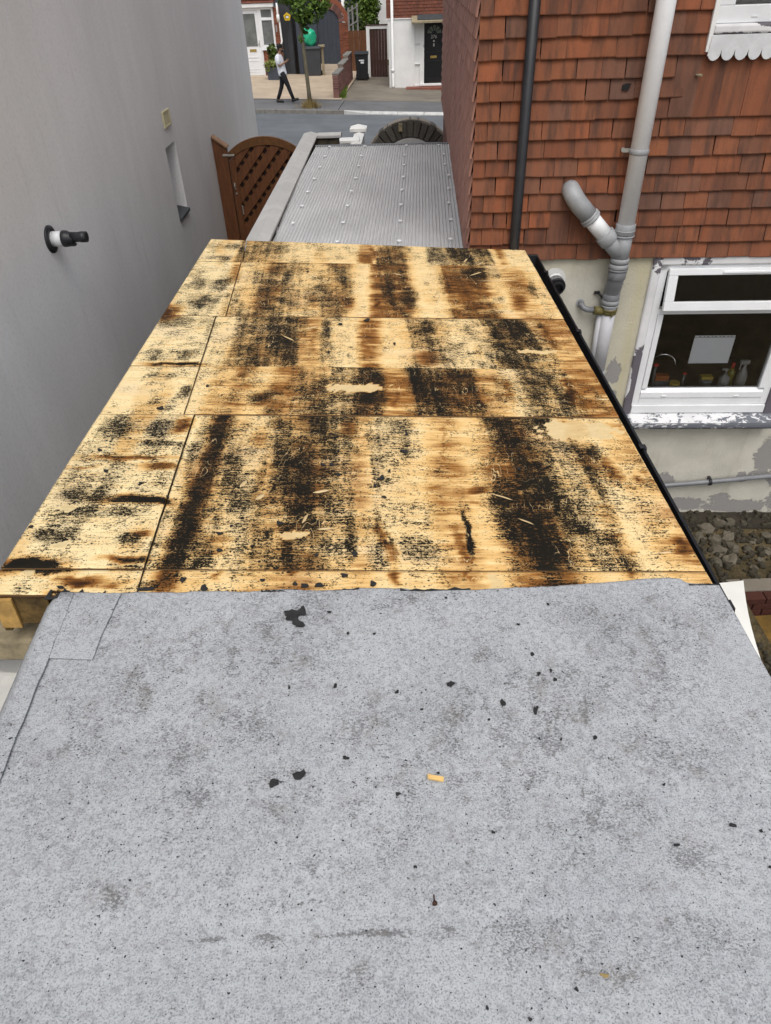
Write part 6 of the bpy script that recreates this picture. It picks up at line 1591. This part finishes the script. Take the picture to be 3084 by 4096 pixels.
# ---------------------------------------------------------------- street tree with dry grass at its foot
rg = random.Random(41)
tx, ty = -2.12, 27.7
tz = .5 - G * tx
tree = thing('street_tree', 'young street tree with slim trunk on the far pavement', 'tree', (tx, ty, tz))
m = MB(); m.tube([(.02, 0, 0), (.0, 0, .5), (-.03, .02, 1.3), (-.07, 0, 2.1), (-.1, .03, 2.6), (-.12, 0, 3.3)], [.085, .068, .062, .055, .05, .03], 10); obj('trunk', m, MAT['bark'] if 'bark' in MAT else plain('grey_green_bark', (.13, .115, .075), .9, .3, 12, .6, 50, vec=(1, 1, .3)), tree)
for k, (p, q) in enumerate((((-.08, 0, 2.3), (-.5, .1, 2.9)), ((-.1, 0, 2.5), (.35, -.1, 3.1)), ((-.1, 0, 2.2), (.2, .25, 2.6)), ((-.1, .02, 2.7), (-.3, -.4, 3.3)))):
    m = MB(); m.tube([p, [(p[i] + q[i]) / 2 + .03 for i in range(3)], q], [.03, .022, .01], 7); obj('limb', m, plain('bark_limb', (.1, .09, .06), .9, .3, 12, .4, 50), tree)
cl = []
for c, r_, n in (((-.4, 0, 3.3), (.55, .5, .45), 520), ((.2, -.1, 2.85), (.62, .5, .5), 620), ((-.75, 0, 3.55), (.35, .4, .35), 240), ((.65, 0, 3.0), (.35, .4, .35), 240), ((-.15, .1, 3.6), (.7, .6, .6), 600), ((.35, 0, 3.4), (.45, .4, .4), 300), ((-.7, 0, 3.45), (.4, .4, .4), 260), ((-.05, -.05, 2.55), (.22, .2, .2), 90), ((.05, 0, 2.25), (.14, .14, .14), 40), ((-.1, 0, 1.98), (.1, .1, .1), 22), ((.2, 0, 2.55), (.2, .2, .2), 70)):
    cl.append(leaf_cloud(rg, c, r_, n, .085))
obj('crown', merge(*cl), MAT['leaf'], tree)
m = MB()
for k in range(420):
    a = rg.uniform(0, 6.28); d = abs(rg.gauss(0, .2)); h = rg.uniform(.08, .42) * max(.25, 1 - d * 1.6)
    q = Vector((tx + math.cos(a) * d * 1.3, ty + math.sin(a) * d * .9, tz - .0)); e = Vector((math.cos(a + 1.5), math.sin(a + 1.5), 0)) * .014
    tp = q + Vector((math.cos(a) * .16 * rg.random(), math.sin(a) * .16 * rg.random(), h))
    m.add([q - e, q + e, tp], [(0, 1, 2)])
tag(stuff(obj('dry_grass', m, MAT['dry'])), 'tuft of straw coloured dry grass around the street tree', 'grass')

# ---------------------------------------------------------------- person walking, looking at a phone
MAT['skin'] = plain('skin', (.34, .19, .12), .55, .1, 12, .05, 60)
MAT['hair'] = plain('black_hair', (.012, .01, .009), .6, .3, 60, .5, 120)
MAT['shirt'] = plain('white_tshirt', (.85, .86, .9), .85, .06, 6, .4, 18)
MAT['trousers'] = plain('black_trousers', (.012, .012, .016), .75, .2, 8, .3, 20)
MAT['shoe'] = plain('black_shoes', (.012, .012, .012), .6, .2, 8, .1, 40)
px, py = -3.06, 28.72
pz = .5 - G * px
man = thing('person', 'person in white t-shirt and black trousers walking with a phone', 'person', (px, py, pz))
# joints: x forward (walking right), y away from camera, z up
JV = {'pel': (0, 0, .95, .11), 'sp1': (-.03, 0, 1.12, .115), 'ch': (-.075, 0, 1.32, .125), 'nk': (-.055, 0, 1.47, .055), 'hd0': (-.02, 0, 1.55, .062), 'hd1': (.01, 0, 1.62, .088), 'hd2': (.0, 0, 1.70, .085),
      'sR': (-.085, -.17, 1.40, .06), 'eR': (-.09, -.24, 1.13, .042), 'wR': (.12, -.14, 1.235, .03), 'hR': (.18, -.115, 1.27, .034),
      'sL': (-.085, .17, 1.40, .06), 'eL': (-.07, .24, 1.13, .042), 'wL': (.14, .10, 1.23, .03), 'hL': (.20, .07, 1.275, .034),
      'hpR': (.0, -.09, .9, .09), 'kR': (.17, -.095, .5, .06), 'aR': (.30, -.1, .105, .042), 'tR': (.44, -.1, .085, .035),
      'hpL': (.0, .09, .9, .09), 'kL': (-.10, .09, .49, .06), 'aL': (-.27, .1, .085, .042), 'tL': (-.12, .1, .03, .035)}
EV = [('pel', 'sp1'), ('sp1', 'ch'), ('ch', 'nk'), ('nk', 'hd0'), ('hd0', 'hd1'), ('hd1', 'hd2'), ('ch', 'sR'), ('sR', 'eR'), ('eR', 'wR'), ('wR', 'hR'), ('ch', 'sL'), ('sL', 'eL'), ('eL', 'wL'), ('wL', 'hL'), ('pel', 'hpR'), ('hpR', 'kR'), ('kR', 'aR'), ('aR', 'tR'), ('pel', 'hpL'), ('hpL', 'kL'), ('kL', 'aL'), ('aL', 'tL')]
def hand(s, base):
    bx, by, bz = base
    for k in range(4):
        y = by - .028 + .018 * k
        JV[f'{s}f{k}a'] = (bx + .045, y, bz + .018, .0095); JV[f'{s}f{k}b'] = (bx + .075, y, bz + .04, .0085); JV[f'{s}f{k}c'] = (bx + .078, y, bz + .065 - .006 * abs(k - 1.5), .0075)
        EV.extend([(f'h{s}', f'{s}f{k}a'), (f'{s}f{k}a', f'{s}f{k}b'), (f'{s}f{k}b', f'{s}f{k}c')])
    JV[f'{s}ta'] = (bx + .01, by + (.035 if s == 'R' else -.035), bz + .03, .011); JV[f'{s}tb'] = (bx + .04, by + (.03 if s == 'R' else -.03), bz + .058, .009)
    EV.extend([(f'h{s}', f'{s}ta'), (f'{s}ta', f'{s}tb')])
hand('R', JV['hR'][:3]); hand('L', JV['hL'][:3])
names = list(JV)
me = bpy.data.meshes.new('body'); me.from_pydata([JV[k][:3] for k in names], [(names.index(a), names.index(b)) for a, b in EV], []); me.update()
me.materials.append(MAT['skin'])
body = bpy.data.objects.new('body', me); C.objects.link(body); body.parent = man
body.modifiers.new('skin', 'SKIN')
for i, k in enumerate(names):
    me.skin_vertices[0].data[i].radius = (JV[k][3], JV[k][3])
    me.skin_vertices[0].data[i].use_root = (k == 'pel')
ssf = body.modifiers.new('sub', 'SUBSURF'); ssf.levels = 1; ssf.render_levels = 2
# face: nose, ears, beard
m = MB(); m.ball((.095, 0, 1.60), .02, 8, 6, sc=(1.1, .8, 1.3)); obj('nose', m, MAT['skin'], man)
m = MB(); m.ball((.05, 0, 1.555), .062, 12, 8, sc=(.75, .85, .7)); obj('beard', m, MAT['hair'], man)
for s_ in (-1, 1):
    m = MB(); m.ball((-.005, s_ * .088, 1.615), .026, 8, 6, sc=(.8, .4, 1.2)); obj('ear', m, MAT['skin'], man)
    m = MB(); m.ball((.086, s_ * .033, 1.64), .011, 8, 6); obj('eye', m, MAT['hair'], man)
m = MB(); m.ball((-.018, 0, 1.695), .105, 16, 12, sc=(1.02, .92, .82), jit=.04, rg=rg); m.ball((-.05, 0, 1.63), .07, 12, 8, sc=(.8, 1.15, 1.0)); obj('hair', m, MAT['hair'], man)
def loft(rings, n=18, cap=True):
    """rings: (cx, cy, z, rx, ry, tilt)"""
    m = MB(); vs_ = []
    for cx, cy, z, a, b, t in rings:
        for k in range(n):
            th = 2 * math.pi * k / n
            vs_.append((cx + a * math.cos(th), cy + b * math.sin(th), z + t * math.cos(th)))
    fs = [(i * n + k, i * n + (k + 1) % n, (i + 1) * n + (k + 1) % n, (i + 1) * n + k) for i in range(len(rings) - 1) for k in range(n)]
    if cap: fs += [tuple(range(n))[::-1], tuple((len(rings) - 1) * n + k for k in range(n))]
    m.add(vs_, fs, True); return m
sh_ = loft([(.0, 0, .84, .15, .185, .0), (-.005, 0, .92, .152, .185, 0), (-.03, 0, 1.1, .145, .18, 0), (-.065, 0, 1.25, .15, .195, 0), (-.08, 0, 1.36, .145, .21, 0), (-.08, 0, 1.43, .11, .17, 0), (-.062, 0, 1.475, .075, .085, -.01)])
obj('t_shirt', sh_, MAT['shirt'], man)
for s_, a in (('R', -1), ('L', 1)):
    m = MB(); p0 = Vector(JV['s' + s_][:3]); p1 = Vector(JV['e' + s_][:3])
    m.tube([p0 + Vector((0, -a * .06, .03)), p0 + Vector((0, 0, .02)), p0.lerp(p1, .35), p0.lerp(p1, .82)], [.07, .078, .07, .066], 14); obj('sleeve', m, MAT['shirt'], man)
    h0, k0, a0 = (Vector(JV[q + s_][:3]) for q in ('hp', 'k', 'a'))
    m = MB(); m.tube([h0 + Vector((0, -a * .02, .08)), h0, h0.lerp(k0, .5), k0, k0.lerp(a0, .45), a0 + Vector((0, 0, .03))], [.105, .11, .09, .072, .066, .056], 14); obj('trouser_leg', m, MAT['trousers'], man)
    f0 = Vector(JV['a' + s_][:3])
    tilt = .35 if s_ == 'R' else 0.0
    m = MB(); d_ = Vector((math.cos(tilt), 0, math.sin(tilt) * .9))
    base = f0 + Vector((-.06, 0, -.045))
    m.tube([base, base + d_ * .03 + Vector((0, 0, .015)), base + d_ * .12 + Vector((0, 0, .008)), base + d_ * .22 + Vector((0, 0, -.01)), base + d_ * .27 + Vector((0, 0, -.014))], [.03, .052, .048, .042, .02], 12); obj('shoe', m, MAT['shoe'], man)
m = loft([(.0, 0, .80, .12, .17, 0), (.0, 0, .88, .14, .178, 0), (.0, 0, .95, .14, .175, 0)]); obj('trouser_seat', m, MAT['trousers'], man)
ph = tag(obj('mobile_phone', MB().box(-.008, .008, -.04, .04, -.08, .08), MAT['black_gloss'], None, .004, loc=(px + .275, py - .02, pz + 1.345), rot=(0, R(50), 0)), 'dark mobile phone held in both hands by the walking person', 'phone')

# ---------------------------------------------------------------- passage on the right: rubble, board, brick pit
rg = random.Random(51)
def boulder(c, r, seed, sc_=(1, 1, .75), mt='rubble'):
    q = random.Random(seed)
    m = MB(); m.ball((0, 0, 0), r, 7, 5, sc=sc_, jit=.34, rg=q)
    o = obj('rubble_stone', m, MAT[mt], loc=c, rot=(q.uniform(-.4, .4), q.uniform(-.4, .4), q.uniform(0, 6)))
    return o
RS = [(3.17, 5.18, .10), (3.33, 5.25, .09), (3.46, 5.27, .075), (3.58, 5.25, .05), (3.05, 5.05, .09), (3.2, 5.0, .085), (3.33, 5.05, .09), (3.32, 4.9, .085), (3.17, 4.86, .09), (3.08, 4.7, .075), (3.22, 4.72, .10), (3.45, 4.85, .06), (3.55, 4.98, .055), (3.62, 4.82, .06), (3.5, 4.7, .05), (3.62, 4.62, .06), (3.72, 5.05, .07), (3.8, 4.8, .06), (3.78, 4.65, .05), (2.98, 5.2, .07), (2.92, 4.95, .08), (3.4, 4.6, .045), (3.9, 5.0, .08), (3.95, 4.7, .06)]
stones_ = []
for i, (x, y, r) in enumerate(RS):
    o = boulder((x, y, -.17 + r * .1), r * .8, 60 + i)
    stones_.append(tag(o, 'rough pale rubble stone in the passage beside the house wall', 'stone', 'rubble stones by the house wall'))
by_order(stones_, 'rubble stone', lambda o: 'in the row nearest the cream wall' if o.location.y > 5.1 else 'in the middle of the passage' if o.location.y > 4.83 else 'nearest the white board')
m = MB()
for k in range(1300):
    x, y = rg.uniform(2.7, 4.6), rg.uniform(3.2, 5.5); r = rg.uniform(.008, .042)
    if 3.05 < x < 3.8 and y < 4.35: continue
    m.ball((x, y, -.172 + r * .3), r, 5, 4, jit=.25, rg=rg)
tag(stuff(obj('gravel', m, MAT['flint'])), 'loose stony gravel covering the passage floor', 'gravel')
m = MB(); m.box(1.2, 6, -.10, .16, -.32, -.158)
o = obj('wall_base_strip', m, plain('dark_base_strip', (.03, .024, .016), .95, .4, 6, .8, 40, dirt=.4, dirtc=(.06, .05, .03))); o.location = (.76, 5.46, 0); o.rotation_euler = (0, 0, HROT); tag(o, 'dark strip along the base of cream wall', 'footing')  # plain dark brown strip along the wall base
fb = thing('white_board', 'white foam board leaning low beside the roof gutter', 'board')
# bowed sheet propped on the rubble beside the outbuilding
nb = 14
pL = []; pR = []
for k in range(nb + 1):
    t = k / nb
    pL.append((2.45 - .25 * t, 4.10 - .95 * t, .14 + .03 * math.sin(t * 3.1)))
    pR.append((3.0 - .25 * t - .035 * math.sin(math.pi * t), 4.13 - .93 * t, .16 + .03 * math.sin(t * 3.1)))
m = MB(); vs_ = pL + pR + [(p[0], p[1], p[2] - .025) for p in pL] + [(p[0], p[1], p[2] - .025) for p in pR]; n = nb + 1
fs = [(k, k + n, k + n + 1, k + 1) for k in range(nb)] + [(2 * n + k, 2 * n + k + 1, 3 * n + k + 1, 3 * n + k) for k in range(nb)] + [(n + k, 3 * n + k, 3 * n + k + 1, n + k + 1) for k in range(nb)] + [(k, k + 1, 2 * n + k + 1, 2 * n + k) for k in range(nb)] + [(0, 2 * n, 3 * n, n), (nb, nb + n, nb + 3 * n, nb + 2 * n)]
m.add(vs_, fs); obj('sheet', m, MAT['foam'], fb)
m = MB(); m.tube([(2.83, 3.93, .158), (2.83, 3.93, .172)], .006, 8); obj('nail_hole', m, MAT['rust'], fb)
for x, y in ((2.6, 3.9), (2.5, 3.3), (2.85, 3.95), (2.7, 3.25)):
    m = MB(); m.box(x - .05, x + .05, y - .05, y + .05, -.2, .112); obj('prop_block', m, MAT['stone'], fb)
# brick lined pit
pit = thing('brick_pit', 'dark brick lined pit with ochre clay beside the white board', 'pit', (3.40, 3.90, -.17))
me_p = {}
for side, (x0, y0, dx_, dy_, L_) in enumerate(((-.28, .30, 1, 0, .62), (.34, -.42, 0, 1, .72))):
    for r in range(5):
        s0 = -.1 * (r % 2)
        while s0 < L_:
            a, b = max(0, s0), min(L_, s0 + .205)
            if b - a > .03:
                m = MB()
                if dx_: m.box(x0 + a, x0 + b, y0, y0 + .1, .02 - .07 * r - .062, .02 - .07 * r)
                else: m.box(x0, x0 + .1, y0 + a, y0 + b, .02 - .07 * r - .062, .02 - .07 * r)
                obj('brick', m, MAT['brick_dark'], pit, .004)
            s0 += .215
m = MB(); m.prism([(-.3, -.38), (.335, -.38), (.335, -.16), (-.3, -.2)], -.42, .295, 'y'); obj('clay_bank', m, MAT['ochre'], pit)
m = MB(); m.box(-.34, .5, .40, .55, -.05, .035); obj('edge_slab', m, MAT['concrete'], pit, .01)
m = MB(); m.box(-.34, .5, -.60, -.44, -.02, .035); obj('edge_slab', m, MAT['concrete'], pit, .01)

# ---------------------------------------------------------------- ledge below the deck on the left
ls = thing('stone_ledge', 'weathered buff stone ledge below the left end of deck', 'ledge', (-1.45, 1.78, 2.3), R(-2))
m = MB(); m.box(-.3, .36, -.10, .04, .04, .15); obj('stone', m, MAT['sandstone'], ls, .012)
ws = thing('white_ledge_slab', 'white speckled slab on the ledge left of grey felt', 'slab', (-1.45, 1.55, 2.22))
m = MB(); m.prism([(-.3, -.2), (.30, -.2), (.30, .10), (.05, .12), (-.3, .17)], 0, .07, 'z'); obj('slab', m, MAT['slab_white'], ws, .008)
wk = thing('white_block', 'chipped white block at the far left beside grey felt', 'block', (-1.47, 1.2, 2.18))
m = MB(); m.prism([(-.3, -.5), (.32, -.5), (.32, .13), (.10, .13), (.02, .07), (-.3, .07)], 0, .09, 'z'); obj('block', m, MAT['slab_white'], wk, .008)
m = MB(); m.box(-1.8, -1.14, -1.5, 1.82, -.3, 2.18); tag(obj('ledge_wall', m, MAT['house_white']), 'plain white wall under the ledge left of the felt roof', 'wall')
